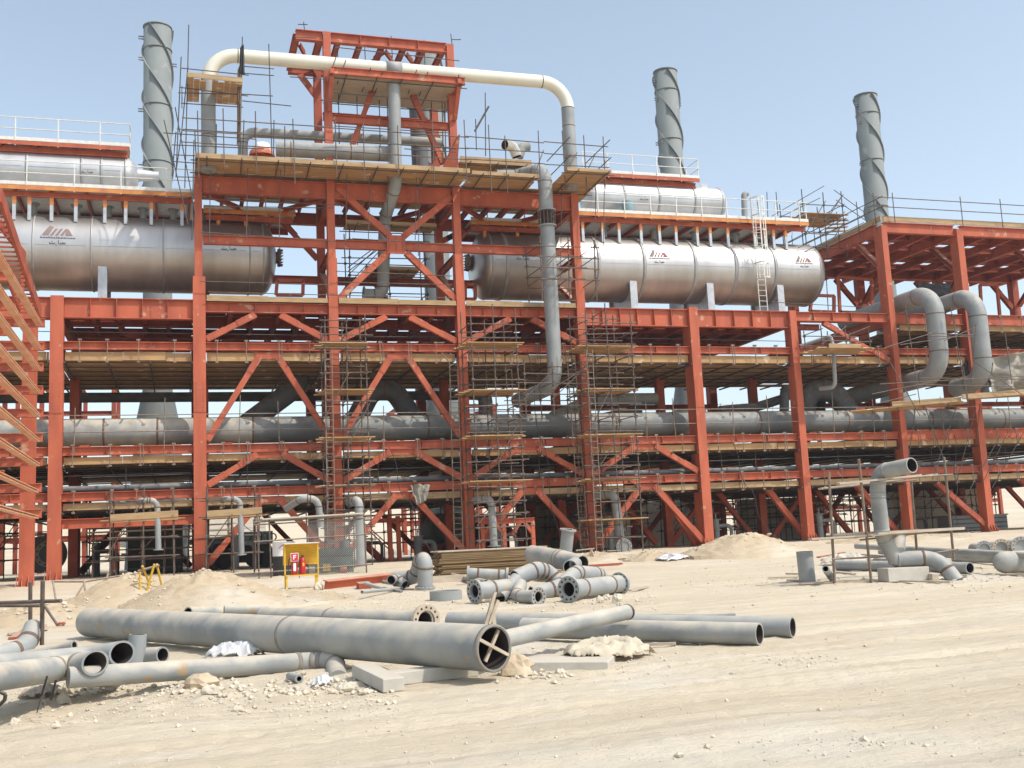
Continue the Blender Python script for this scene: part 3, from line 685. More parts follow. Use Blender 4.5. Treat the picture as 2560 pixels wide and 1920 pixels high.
def vessel(label, x0, x1, yc, zc, r, headL, ends, bands, m='clad', cat='tank', gp='cladded horizontal pressure drums', saddles=(), zs=13.45, bandw=.07):
    t = thing('pressure_vessel', label, cat, ((x0+x1)/2, yc, zc-r), gp)
    xs = sorted([x0]+[b for b in bands if x0 < b < x1]+[x1]); 
    for a, b in zip(xs, xs[1:]):
        mb = MB(); mb.lathe(V((a, yc, zc)), V((1, 0, 0)), [(0, r), (b-a, r)], 56); mb.build('shell', m, t)
    for e in ends:
        mb = MB(); x = x1 if e > 0 else x0
        mb.lathe(V((x, yc, zc)), V((1, 0, 0)), dome_prof(r, headL, e), 56); mb.build('head', m, t)
        mb = MB(); mb.lathe(V((x, yc, zc)), V((1, 0, 0)), [(-.04, r-.01), (-.04, r+.02), (.04, r+.02), (.04, r-.01)], 56); mb.build('band', 'cladband', t)
    for b in bands:
        mb = MB(); mb.lathe(V((b, yc, zc)), V((1, 0, 0)), [(-bandw, r-.01), (-bandw, r+.03), (bandw, r+.03), (bandw, r-.01)], 56); mb.build('band', 'cladband', t)
    for s in saddles:
        mb = MB(); zt_ = zc-r*.55; mb.box(s-.2, s+.2, yc-r*.86, yc-r*.80, zs, zt_); mb.box(s-.03, s+.03, yc-r*.80, yc+r*.80, zs, zc-r*.8); mb.box(s-.2, s+.2, yc+r*.80, yc+r*.86, zs, zt_); mb.build('saddle', 'galv', t)
        mb = MB(); mb.box(s-.32, s+.32, yc-r*.95, yc+r*.95, zs-.05, zs-.002); mb.build('saddle_shoe', 'primer', t)
    # longitudinal lap seams and rivets rows
    for a, b in zip(xs, xs[1:]):
        mb = MB(); q = -.05
        p0 = V((a+.1, yc-(r+.006)*math.cos(q), zc+(r+.006)*math.sin(q))); mb.bar(p0, p0+V((b-a-.3, 0, 0)), .012, .025); mb.build('lap_seam', 'cladband', t)
    return t
def manhole(t, x, yc, zc, e):
    mb = MB(); mb.lathe(V((x, yc, zc)), V((e, 0, 0)), [(-.3, .30), (0.05, .30), (.05, .46), (.16, .46), (.16, .001)], 24, smooth=False)
    for k in range(16):
        a = 2*math.pi*k/16; p = V((x+e*.02, yc+.41*math.cos(a), zc+.41*math.sin(a))); mb.tube(p, p+V((e*.26, 0, 0)), .03, 6)
    mb.tube(V((x+e*.12, yc-.3, zc+.3)), V((x+e*.12, yc-.3, zc+.8)), .03, 6)
    mb.build('manhole', 'weld', t)
VY, VZ, VR = 54.0, 16.1, 1.8
LB = [-8.6, -5.95, -3.9+.12, -.25]
vl = vessel('large silver drum at upper left with a bolted manhole lid on its right end', -26, 4.0, VY, VZ, VR, .72, (1,), [-16, -12, -6.35, -3.85, -.65, 3.35], saddles=(-3.35, -18), bandw=.035)
manhole(vl, 4.78, VY, VZ+.1, 1)
emblem(vl, -5.3, VZ, VY, VR, .9, m2='logofade', m1='logofade'); emblem(vl, 2.35, VZ, VY, VR, .9, m2='logogrey')
vr = vessel('large silver drum on the right with dark banded girths and a caged ladder in front', 15.6, 35.1, VY, VZ, VR, .75, (-1, 1), [16.4, 21.5, 24.15, 27.2, 29.7, 32.2], saddles=(23.5, 28.1, 32.5), bandw=.09)
manhole(vr, 14.82, VY, VZ+.15, -1)
emblem(vr, 17.2, VZ, VY, VR, .9); emblem(vr, 25.0, VZ, VY, VR, .75); emblem(vr, 34.0, VZ, VY, VR, .68)
sl_ = vessel('small silver drum at top left above the large drum, pale dome on its right end', -16, -2.45, 55, 20.4, .93, .62, (1,), [-6.9, -4.45, -3.55], m='clad2', bandw=.06)
emblem(sl_, -4.2, 20.15, 55, .93, .72)
mb = MB(); mb.tube(V((-1.9, 55, 20.5)), V((-1.2, 55, 20.5)), .33, 20, r1=.24); mb.tube(V((-1.2, 55, 20.5)), V((-.9, 55, 20.5)), .24, 20); mb.build('nozzle', 'clad2', sl_)
sr_ = vessel('small silver drum on the right above the large banded drum', 22.3, 30.2, 55, 20.5, .98, .5, (-1, 1), [24.05, 26.2, 28.45], m='clad2', bandw=.07)
emblem(sr_, 25.2, 20.2, 55, .98, .66)
for t_, xs_ in ((vl, (-6.5, -4.6, -3.2, -1.6, -.2, 1.2, 2.3, 3.3)), (vr, (16.4, 17.6, 18.9, 22.5, 25.5, 28, 30.6, 33))):
    for x in xs_:
        mb = MB(); mb.tube(V((x, VY-.3, VZ+VR-.1)), V((x, VY-.3, VZ+VR+.45)), .16, 14); mb.lathe(V((x, VY-.3, VZ+VR+.42)), V((0, 0, 1)), [(0, .1), (0, .27), (.07, .27), (.07, .001)], 16, smooth=False); mb.build('nozzle', 'pipe', t_)
for t_, xs_ in ((sl_, (-7.5, -6, -4.7, -3.4)), (sr_, (23.2, 25.3, 27.2, 29.3))):
    for x in xs_:
        mb = MB(); mb.box(x-.2, x+.2, 54.5, 54.54, 21.2, 21.62); mb.build('lifting_lug', 'galv', t_)
mb = MB(); mb.tube(V((24.0, 53.7, 19.2)), V((24.0, 53.7, 19.95)), .34, 18); mb.build('side_nozzle', 'bluegrey', sr_)

# platforms -------------------------------------------------------------------
def rails(root, pts, h=1.12, sp=1.6, m='rail', r=.026, mids=(.56,), toe=True, phase=.3):
    for a, b in zip(pts, pts[1:]):
        L = (b-a).length; d_ = (b-a)/L
        for z in (h,)+tuple(mids):
            mb = MB(); mb.tube(a+V((0, 0, z)), b+V((0, 0, z)), r, 7); mb.build('handrail', m, root)
        k = phase
        while k < L+.01:
            p = a+d_*k; mb = MB(); mb.bar(p+V((0, 0, -.28)), p+V((0, 0, h)), .05, .05, V((0, 1, 0))); mb.build('rail_post', m, root); k += sp
        if toe: mb = MB(); mb.bar(a+V((0, .02, .07)), b+V((0, .02, .07)), .015, .17); mb.build('toe_board', m, root)
def vplat(label, x0, x1, y0, y1, z, legs, r, yc, zc, endrail=0, sp=2.05, phase=.9, frm='primer', legm='galv', cat='platform'):
    t = thing('access_platform', label, cat, ((x0+x1)/2, y0, z-.5))
    mb = MB(); mb.box(x0, x1, y0+.05, y1, z-.05, z); mb.build('grating', 'galv', t)
    mb = MB(); mb.bar(V((x0, y0, z-.15)), V((x1, y0, z-.15)), .06, .19); mb.build('edge_channel', 'yellowprimer' if frm == 'primer' else 'primer', t)
    mb = MB(); mb.ibeam(V((x0+.1, y0+.35, z-.36)), V((x1-.1, y0+.35, z-.36)), .26, .16); mb.build('bearer', 'primer', t)
    mb = MB(); mb.ibeam(V((x0+.1, y1-.3, z-.2)), V((x1-.1, y1-.3, z-.2)), .3, .16); mb.build('bearer', 'primer2', t)
    k = x0+.2
    while k < x1: mb = MB(); mb.ibeam(V((k, y0+.05, z-.16)), V((k, y1-.1, z-.16)), .2, .12); mb.build('cross_joist', 'primer2', t); k += 1.55
    pts = [V((x0, y0, z)), V((x1, y0, z))]
    if endrail: pts.append(V((x1, y0+1.8, z)))
    rails(t, pts, sp=sp, phase=phase)
    for x in legs:
        zb = zc+math.sqrt(max(.01, (r+.02)**2-(yc-(y0+.45))**2)) if abs(yc-(y0+.45)) < r else z-1.3
        zb = min(zb, z-1.15)
        mb = MB(); mb.bar(V((x, y0+.3, z-.52)), V((x, y0+.3, z-.86)), .17, .14, V((0, 1, 0))); mb.build('bracket', 'yellowprimer', t)
        mb = MB(); mb.bar(V((x, y0+.3, z-.86)), V((x, y0+.3, z-1.62)), .15, .12, V((0, 1, 0))); mb.build('bracket_leg', legm, t)
    return t
vplat('access platform with white handrails on top of the large drum at upper left', -26, .72, 52.3, 56.8, 18.86, (-7.2, -6.55, -5.6, -4.55, -3.28, -2.35, -1.2, .2), VR, VY, VZ)
vplat('access platform with white handrails on top of the large drum on the right', 19.9, 34.6, 52.3, 56.8, 18.86, (20.8, 21.95, 22.9, 24.2, 25.3, 26.3, 27.6, 28.4, 29.5, 31.2, 31.85, 32.4, 33.2), VR, VY, VZ, endrail=1, sp=1.55, phase=.2)
vplat('small red platform with white handrails above the small drum at top left', -16, -2.25, 54, 56.2, 21.62, (), .93, 55, 20.4, endrail=1, sp=1.9, phase=1.0, frm='x')
vplat('small red platform with white handrails above the small drum on the right', 21.5, 28.75, 54, 56.2, 21.72, (), .98, 55, 20.5, endrail=1, sp=1.5, phase=.1, frm='x')
vplat('short platform end above the manhole end of the right drum', 14.6, 19.2, 52.6, 55.8, 18.2, (15.4, 17.2), VR, VY, VZ)
vplat('short platform end above the manhole end of the left drum', 1.2, 5.6, 52.6, 55.8, 18.2, (1.9, 3.2), VR, VY, VZ)
# caged ladder
a = PY(1913, 765, 51.8); b = PY(1862, 520, 51.8)
t = thing('caged_ladder', 'ivory caged ladder leaning up the front of the right drum', 'ladder', (a.x, 51.8, 13.1))
a = V((30.9, 51.75, 13.15)); zt_ = 20.0
for dx in (-.24, .24): mb = MB(); mb.tube(a+V((dx, 0, 0)), V((a.x+dx, 51.75, zt_)), .032, 7); mb.build('stile', 'rail', t)
for k in range(22): z = 13.4+k*.3; mb = MB(); mb.tube(V((a.x-.24, 51.75, z)), V((a.x+.24, 51.75, z)), .016, 6); mb.build('rung', 'rail', t)
for z in (15.2, 16.1, 17.0, 17.9, 18.8, 19.8):
    mb = MB(); pts = [V((a.x-.24-.12*math.sin(q*math.pi), 51.75-.72*math.sin(q*math.pi), z))*1 for q in [0]] ; P_ = [V((a.x-.38*math.cos(math.pi*q/10), 51.75-.70*math.sin(math.pi*q/10), z)) for q in range(11)]
    for p, q in zip(P_, P_[1:]): mb.bar(p, q, .012, .06)
    mb.build('cage_hoop', 'rail', t)
for q in (2, 3.6, 5, 6.4, 8): p = V((a.x-.38*math.cos(math.pi*q/10), 51.75-.70*math.sin(math.pi*q/10), 15.2)); mb = MB(); mb.bar(p, p+V((0, 0, 4.6)), .04, .012); mb.build('cage_strap', 'rail', t)
pipe('vent_pipe', 'thin grey vent pipe with hooked top behind the caged ladder', [PY(1862, 555, 53.5), PY(1860, 486, 53.5), PY(1868, 484, 53.5)], .17, R=.2, weld=False)

# ------------------------------------------------------------------ stacks
def stack(label, x, y, ztop, zbot, r=.745, cone=True, turns=.0, seed=0, m='stack'):
    t = thing('exhaust_stack', label, 'chimney', (x, y, zbot), 'tall grey stacks with spiral strakes')
    mb = MB(); prof = [(0, r*2.2), (8.6, r*1.5), (10.6, r*1.03), (11, r*1.02), (ztop-zbot, r), (ztop-zbot, r*.95), (ztop-zbot-1.5, r*.95)]
    mb.lathe(V((x, y, zbot)), V((0, 0, 1)), prof, 40); mb.build('stack_body', m, t)
    for z in (ztop-.03, ztop-1.55, ztop-5.3, ztop-9.0, ztop-12):
        if z > zbot+5: mb = MB(); mb.lathe(V((x, y, z)), V((0, 0, 1)), [(-.04, r-.01), (-.04, r+.045), (.04, r+.045), (.04, r-.01)], 40, True); mb.build('flange_ring', m, t)
    H = 12.0; pitch = 9.2
    for k in range(3):
        mb = MB(); vs = []; fs = []; n = 60
        for j in range(n+1):
            z = ztop-.1-H*j/n; a = 2*math.pi*(H*j/n/pitch)+2*math.pi*k/3+seed
            c, s = math.cos(a), math.sin(a)
            for rr, dz in ((r-.01, .01), (r+.13, .01), (r+.13, -.01), (r-.01, -.01)): vs.append((x+rr*c, y+rr*s, z+dz))
        for j in range(n):
            for q in range(4): fs.append((j*4+q, j*4+(q+1) % 4, (j+1)*4+(q+1) % 4, (j+1)*4+q))
        mb.add(vs, fs); mb.build('spiral_strake', 'strake', t)
    for z, a in ((ztop-.75, 3.3), (ztop-2.2, 3.4), (ztop-2.3, .1), (ztop-5.5, 3.2), (ztop-9.2, 3.4)):
        p = V((x+(r)*math.cos(a), y+r*math.sin(a), z)); q = V((x+(r+.32)*math.cos(a), y+(r+.32)*math.sin(a), z))
        mb = MB(); mb.bar(p, q, .12, .04); mb.bar(p+V((0, 0, -.16)), q+V((0, 0, -.16)), .12, .04); mb.build('trunnion', 'strake', t)
    return t
Ys_ = 68.0
for (px, py, lab, sd_) in ((394, 75, 'tall grey spiral stack at upper left beside the small drum', 2.1), (1072, 140, 'tall grey spiral stack rising behind the portal tower', .9), (1663, 185, 'tall grey spiral stack above the small drum on the right', 2.35), (2164, 245, 'tall grey spiral stack behind the canopy roof, rightmost of the stacks', 2.5)):
    p = PY(px, py, Ys_); stack(lab, p.x, Ys_, p.z+.15, .9, r=.845, seed=sd_)
# ------------------------------------------------------------------ pipework in the rack
zb = 7.28
t = thing('pipe', 'very long large grey pipe lying along the middle deck, pale dust and dappled shade painted on', 'pipe', (15, 52, 6.6))
xs = [-25, -3.2, -.9+0, 3.35, 7.4, 11.7, 16.4, 21.6, 24.9, 30, 35.5, 38.5, 41, 46, 56]
for a, b in zip(xs, xs[1:]):
    mb = MB(); mb.lathe(V((a, 52, zb)), V((1, 0, 0)), [(0, .62), (b-a, .62)], 40); mb.build('pipe_run', 'pipelite' if a < 1 else 'pipemain', t)  # sun and shade put in colour: left runs pale, the rest dark
    mb = MB(); mb.lathe(V((b, 52, zb)), V((1, 0, 0)), [(-.05, .61), (-.04, .632), (.04, .632), (.05, .61)], 40); mb.build('weld_seam', 'weld', t)
for x in [-4+6.2*k for k in range(9)]: mb = MB(); mb.box(x-.2, x+.2, 51.6, 52.4, 6.46, 6.68); mb.build('pipe_shoe', 'primer2', t)
pipe('pipe', 'thin dark pipe running along the top of the lowest front beams', [V((-25, 50.75, 4.66)), V((56, 50.75, 4.66))], .14, 'pipedark', weld=False)
pipe('pipe', 'thin dark pipe on the lowest deck, just behind the front one', [V((-25, 51.3, 4.66)), V((56, 51.3, 4.66))], .11, 'pipedark', weld=False)
pipe('pipe', 'long black pipe seen against the sky above the big grey pipe on the left', [V((-22, 58, 9.7)), V((16, 58, 9.7))], .26, 'pipedark', weld=False)
pipe('pipe', 'dark wide pipe sloping up to the left portal brace behind the big grey pipe', [PY(590, 1080, 55), PY(745, 965, 55), PY(752, 900, 55)], .52, 'pipedark', R=.7)
pipe('pipe', 'dark wide pipe arching over the big grey pipe behind the second brace pair', [PY(875, 1080, 55), PY(930, 972, 55), PY(985, 975, 55), PY(1062, 1090, 55)], .55, 'pipedark', R=.9)
pipe('pipe', 'dark vertical branch pipe standing on the big pipe behind the middle scaffold', [PY(1215, 1060, 52.3), PY(1213, 985, 52.3), PY(1160, 980, 53.5)], .36, 'pipedark', R=.5)
pipe('pipe', 'grey pipe with rounded end above the big pipe, right of the third scaffold', [PY(1380, 1045, 55), PY(1480, 998, 55), PY(1640, 997, 55)], .33, 'pipe', R=.6, weld=True)
pipe('pipe', 'dark sloping pipe below the second one, right of the third scaffold', [PY(1380, 1075, 56), PY(1600, 1025, 56)], .3, 'pipedark', weld=False)
pipe('pipe', 'dark long tapering pipe ending in a down elbow near the eighth column', [PY(1800, 1026, 54), PY(1890, 1018, 54), PY(1985, 988, 54), PY(1962, 968, 53), PY(1960, 1040, 53)], .26, 'pipedark', R=.35)
pipe('pipe', 'dark wide elbow rising from the big pipe between two right columns', [PY(2010, 1060, 53.8), PY(2015, 975, 53.8), PY(2085, 975, 53.4), PY(2140, 1060, 53)], .62, 'pipedark', R=1.2)
pipe('pipe', 'slim grey down pipe with a bend below the small hanging platform', [PY(2084, 880, 49.4), PY(2088, 968, 49.4), PY(2050, 972, 50.4)], .11, 'pipe', R=.3, weld=False)
pipe('pipe', 'slim grey sloping pipe resting above the small hanging platform', [PY(2000, 866, 50.6), PY(2076, 840, 49.6), PY(2082, 862, 49.4)], .1, 'pipe', R=.15, weld=False)
# ivory arch pipe
Yw = 49.35; zl = PY(700, 149, Yw).z; xl = PY(521, 300, Yw).x; xr = PY(1422, 320, Yw).x
t = thing('pipe', 'ivory overhead pipe run forming a wide arch through the portal tower, with grey risers', 'pipe', (10, Yw, 19))
pts = [V((xl, Yw, 18.9)), V((xl, Yw, zl)), V((xr, Yw, zl)), V((xr, Yw, 19.0))]
p, marks = fillet(pts, 1.35, 10)
zsL = PY(521, 183, Yw).z; zsR = PY(1415, 237, Yw).z
mb = MB(); sweep(mb, [q for q in p[1:-1]], .325, 26); mb.build('ivory_run', 'white', t)
for x, z0, z1 in ((xl, 18.9, p[1].z-.0), (xr, 19.0, p[-2].z)):
    mb = MB(); mb.tube(V((x, Yw, z0)), V((x, Yw, z1)), .33, 26); mb.build('riser', 'pipe', t)
for q, d in marks:
    mb = MB(); mb.lathe(q, d, [(-.02, .32), (-.02, .334), (.02, .334), (.02, .32)], 26); mb.build('weld_seam', 'machdark', t)
tx = PY(983, 155, Yw).x
mb = MB(); mb.lathe(V((tx-.38, Yw, zl)), V((1, 0, 0)), [(0, .32), (0, .37), (.76, .37), (.76, .32)], 28); mb.build('tee_sleeve', 'pipe', t)
for z, x in ((20.6, xl), (20.6, xr), (22.3, xr)): mb = MB(); mb.lathe(V((x, Yw, z)), V((0, 0, 1)), [(-.02, .32), (-.02, .338), (.02, .338), (.02, .32)], 26); mb.build('weld_seam', 'weld', t)
pipe('pipe', 'grey vertical pipe dropping from the ivory run through the tower, bent at its foot', [V((tx, Yw, zl-.35)), PY(990, 462, 49.5), PY(962, 545, 51.3), PY(957, 738, 52.3), PY(912, 737, 52.3)], .305, 'pipe', R=[.8, .8, .9])
flange(bpy.data.objects[[o.name for o in bpy.data.objects if o.get('label', '').startswith('grey vertical pipe dropping')][0]], PY(910, 737, 52.3), V((1, 0, 0)), .42, .06, 12)
pipe('pipe', 'fat grey horizontal pipe behind the top rail, joining the vertical tower pipe', [PY(690, 372, 50.3), PY(988, 386, 50.0)], .37, 'pipe', weld=True, welds=(.12, .62, .86))
pipe('pipe', 'slimmer grey pipe with rounded left end above the fat one, passing behind the tower', [PY(607, 392, 53.5), PY(607, 330, 53.5), PY(1105, 357, 53.5)], .25, 'pipe', R=.6, welds=(.4,))
t = thing('domed_vent', 'white and red domed vent at the left end of the fat grey pipe', 'vent', PY(655, 390, 50.2))
mb = MB(); c = PY(655, 392, 50.2); mb.lathe(c, V((0, 0, 1)), [(0, .62), (.25, .55), (.40, .36)], 22); mb.build('red_bowl', 'primer', t)
mb = MB(); mb.lathe(c, V((0, 0, 1)), [(.34, .42), (.62, .36), (.72, .1), (.72, .001)], 22); mb.build('white_cap', 'signw', t)
pipe('pipe', 'dark flared standpipe behind the right half of the portal tower', [PY(1052, 440, 56), PY(1043, 268, 56)], .46, 'pipedark', weld=False)
o = [x for x in bpy.data.objects if x.get('label', '').startswith('dark flared')][0]; flange(o, PY(1043, 262, 56), V((0, 0, 1)), .62, .2, 0, 'pipedark')
pipe('vent_pipe', 'pale bent vent pipe with open dark mouth on the upper staging', [PY(1292, 392, 51.5), PY(1283, 366, 51.5), PY(1262, 362, 51.2)], .27, 'white', R=.5, open_=True, weld=False)
pipe('vent_pipe', 'grey bent vent pipe beside the pale one on the upper staging', [PY(1296, 392, 52), PY(1304, 368, 52), PY(1322, 366, 52)], .27, 'pipe', R=.4, weld=False)
# tall front down pipe with bolted gap
t = thing('pipe', 'tall grey down pipe with a bolted ring gap, in front of the right drum', 'pipe', PY(1390, 960, 49.3))
xa = PY(1372, 640, 49.2)
A = [PY(1240, 440, 51.0), PY(1300, 437, 51.0), V((xa.x, 49.2, PY(1360, 425, 49.2).z)), V((xa.x, 49.2, PY(1372, 527, 49.2).z))]
pipe('pipe_run', '', A, .36, 'pipe', R=[.5, .75], parent=t)
zg = PY(1372, 527, 49.2).z; zh = PY(1372, 566, 49.2).z
pipe('pipe_run', '', [V((xa.x, 49.2, zh)), V((xa.x, 49.2, PY(1388, 962, 49.2).z)), PY(1292, 1003, 52.2)], .36, 'pipe', R=.95, parent=t)
for z in (zg, zh): flange(t, V((xa.x, 49.2, z)), V((0, 0, 1)), .47, .07, 0, inner=.3)
for k in range(14): a = 2*math.pi*k/14; mb = MB(); q = V((xa.x+.42*math.cos(a), 49.2+.42*math.sin(a), zh)); mb.tube(q, q+V((0, 0, zg-zh)), .02, 6); mb.build('stud_bolt', 'weld', t)
mb = MB(); mb.tube(V((xa.x, 49.2, zh)), V((xa.x, 49.2, zg)), .3, 18); mb.build('bellows', 'pipein', t)
mb = MB(); mb.lathe(V((xa.x, 49.2, PY(1380, 700, 49.2).z)), V((0, 0, 1)), [(-.02, .35), (-.02, .372), (.02, .372), (.02, .35)], 26); mb.build('weld_seam', 'weld', t)
# two goosenecks on the right
for nm, px, py, tp, bt, lab in ((0, 2339, 830, (2290, 727), (2300, 985), 'grey gooseneck pipe looping out of the right frame, nearer its first column'), (1, 2444, 820, (2395, 733), (2440, 1000), 'grey gooseneck pipe looping out of the right frame beside the torn sheet')):
    X = PY(px, py, 48.3).x; zt_ = PX(*tp, X).z-.5+.12; zbm = (9.35, 9.0)[nm]
    pipe('pipe', lab, [V((X, 56.5, zt_)), V((X, 48.2, zt_)), V((X, 48.2, zbm)), V((X, (57, 50.6)[nm], zbm-.1))], .49, 'pipe', R=1.25, group=None, n=28, seg=12)
# small goosenecks near the ground
SG = [('slim grey gooseneck dropping through the left timber staging', [(346, 1255), (352, 1251), (393, 1251), (396, 1374)], 47.6, .12, .3, 1),
      ('slim grey gooseneck dropping through the second timber staging', [(556, 1251), (562, 1247), (600, 1247), (604, 1386)], 47.6, .12, .3, 1),
      ('grey gooseneck with sloping tail above the mesh cage', [(715, 1272), (755, 1246), (795, 1247), (802, 1318)], 47.8, .15, .4, 0),
      ('grey gooseneck standing behind the right post of the mesh cage', [(874, 1258), (897, 1248), (903, 1460)], 47.2, .19, .3, 0),
      ('grey gooseneck pipe inside the second scaffold tower', [(1185, 1252), (1228, 1243), (1235, 1365)], 48.6, .18, .4, 1),
      ('grey gooseneck pipe with ringed end inside the third scaffold tower', [(1495, 1240), (1537, 1232), (1552, 1362), (1566, 1366)], 48.6, .22, .45, 0)]
for lab, pp, Y, r, R_, fl in SG:
    P_ = [PY(x, y, Y+(.9 if i == 0 else 0)) for i, (x, y) in enumerate(pp)]
    if 'ringed' in lab: P_[-1] = PY(1560, 1366, Y-.6)
    o = pipe('pipe', lab, P_, r, 'pipe', R=R_)
    if fl: flange(o, P_[-1], V((0, 0, 1)), r*1.7, .05, 0)
    if 'ringed' in lab: flange(o, P_[-1], P_[-1]-P_[-2], r*1.75, .08, 12)

# ------------------------------------------------------------------ scaffolding
def couple(mb, p): mb.bar(p+V((-.06, 0, 0)), p+V((.06, 0, 0)), .10, .10)
def scaf(label, x0, x1, y0, y1, z0, z1, nx=3, lift=.62, boards=(), seed=1, m='tube', ladder=None, diag=2, tops=.5, bm='ply', loose=.15, group='tube scaffold towers'):
    rnd = random.Random(seed); t = thing('scaffold', label, 'scaffold', ((x0+x1)/2, y0, z0), group)
    X = [x0+(x1-x0)*i/(nx-1) for i in range(nx)]; jit = {}
    for i, x in enumerate(X):
        for y in (y0, y1):
            zb_ = gz(x, y)-.02 if z0 < 1.5 else z0
            a = V((x+rnd.uniform(-.06, .06), y, zb_)); b = V((x+rnd.uniform(-.10, .10), y, z1+rnd.uniform(0, tops))); jit[(i, y)] = (a, b)
            mb = MB(); mb.tube(a, b, .031, 7); mb.build('standard', m, t)
    at = lambda i, y, z: jit[(i, y)][0].lerp(jit[(i, y)][1], (z-jit[(i, y)][0].z)/(jit[(i, y)][1].z-jit[(i, y)][0].z))
    z = z0+lift*.8
    while z < z1+.05:
        for y in (y0, y1):
            if rnd.random() < .12: continue
            a = at(0, y, z+rnd.uniform(-.05, .05)); b = at(nx-1, y, z+rnd.uniform(-.05, .05)); d = (b-a).normalized()
            mb = MB(); off = V((0, -.05, 0)); mb.tube(a-d*rnd.uniform(.08, .45)+off, b+d*rnd.uniform(.08, .45)+off, .028, 6)
            for i in range(nx): couple(mb, at(i, y, z)+off*.5)
            mb.build('ledger', m, t)
        for i in range(nx):
            if rnd.random() < .25: continue
            a = at(i, y0, z+.06); b = at(i, y1, z+.06); mb = MB(); mb.tube(a-V((0, rnd.uniform(.1, .3), 0)), b+V((0, .15, 0)), .024, 6); mb.build('transom', m, t)
        z += lift*rnd.uniform(.9, 1.12)
    for k in range(diag):
        i = rnd.randrange(nx-1); zz = z0+(z1-z0)*rnd.uniform(.1, .6); a = at(i, y0, zz); b = at(i+1, y0, min(z1, zz+rnd.uniform(1.2, 2.4)))
        mb = MB(); mb.tube(a+V((-.1, -.07, 0)), b+V((.1, -.07, 0)), .024, 6); mb.build('brace_tube', m, t)
    for zz in boards:
        y = y0-.05
        while y < y1:
            L0 = rnd.uniform(.05, .45); L1 = rnd.uniform(.05, .45); dz = rnd.uniform(0, .03)
            mb = MB(); mb.box(x0-L0, x1+L1, y, y+.2, zz+dz, zz+.045+dz); mb.build('board', bm, t); y += .225
    if ladder is not None:
        lx, lz = ladder; ys = y0-.12
        for dx in (-.17, .17): mb = MB(); mb.tube(V((lx+dx, ys, gz(lx, ys))), V((lx+dx*.9+.05, ys, lz)), .022, 7); mb.build('ladder_stile', 'tubelite', t)
        z = 1.2
        while z < lz-.1: mb = MB(); mb.tube(V((lx-.16+.02, ys, z)), V((lx+.16+.02, ys, z)), .014, 6); mb.build('ladder_rung', 'tubelite', t); z += .3
    return t
def zAt(px, py, Y=49): return PY(px, py, Y).z
x = lambda px, py=1050, Y=49: PY(px, py, Y).x
scaf('left tall scaffold tower with a ladder, boards at five heights, beside the second tall column', x(808), x(908), 47.8, 49.4, 1.4, zAt(850, 815), 3, .62, [zAt(850, q, 48.6) for q in (867, 983, 1100, 1217)], 3, ladder=(x(812), 10.4))
scaf('middle tall scaffold tower in front of the third tall column, boards at four heights', x(1165), x(1280), 47.6, 49.4, 1.1, zAt(1200, 800), 3, .62, [zAt(1200, q, 48.5) for q in (867, 983, 1096, 1207)], 5)
scaf('right tall scaffold tower wrapping the corner column, boards at five heights', x(1448), x(1560), 47.6, 49.4, 1.0, zAt(1500, 790), 3, .58, [zAt(1500, q, 48.5) for q in (875, 980, 1092, 1202, 1302)], 8, ladder=(x(1452), 10.4))
scaf('scaffold bay in the air around the lower end of the tall front down pipe', x(1300), x(1440), 48.0, 50.0, zAt(1400, 1040), zAt(1400, 930), 3, .5, (), 11, diag=3, group=None)
scaf('small tube cage in the air around the bolted ring of the tall front down pipe', x(1335, 600), x(1470, 600), 48.2, 50.1, zAt(1400, 760), zAt(1400, 610), 3, .55, (), 12, diag=3, group=None, tops=.2)
# free standing long ladder
t = thing('ladder', 'long grey metal ladder with curved top standing against the third tall column', 'ladder', (x(1130), 49, 1.1))
a0 = PY(1147, 1372, 49.2); a1 = PY(1134, 905, 49.2)
for dx in (-.2, .2):
    mb = MB(); pts, _ = fillet([a0+V((dx, 0, 0)), a1+V((dx, 0, 0)), a1+V((dx-.35, .1, .45))], .4); sweep(mb, pts, .03, 8); mb.build('stile', 'tubelite', t)
for k in range(34): c = a0.lerp(a1, (k+.5)/34); mb = MB(); mb.tube(c-V((.2, 0, 0)), c+V((.2, 0, 0)), .016, 6); mb.build('rung', 'tubelite', t)
a0 = PY(1462, 1370, 49.0); a1 = PY(1428, 905, 49.0); t = thing('ladder', 'long grey metal ladder with curved top standing left of the corner column', 'ladder', a0)
for dx in (-.2, .2):
    mb = MB(); pts, _ = fillet([a0+V((dx, 0, 0)), a1+V((dx, 0, 0)), a1+V((dx-.35, .1, .45))], .4); sweep(mb, pts, .03, 8); mb.build('stile', 'tubelite', t)
for k in range(34): c = a0.lerp(a1, (k+.5)/34); mb = MB(); mb.tube(c-V((.2, 0, 0)), c+V((.2, 0, 0)), .016, 6); mb.build('rung', 'tubelite', t)

def tubes(name, label, segs, m='tube', r=.026, cat='scaffold', boards=(), group=None):
    p0 = segs[0][0]; t = thing(name, label, cat, p0, group)
    for s in segs:
        mb = MB(); mb.tube(s[0], s[1], s[2] if len(s) > 2 else r, 7); mb.build('tube', m, t)
    for b in boards:
        mb = MB(); mb.bar(b[0], b[1], b[2], .045); mb.build('board', b[3] if len(b) > 3 else 'ply', t)
    return t
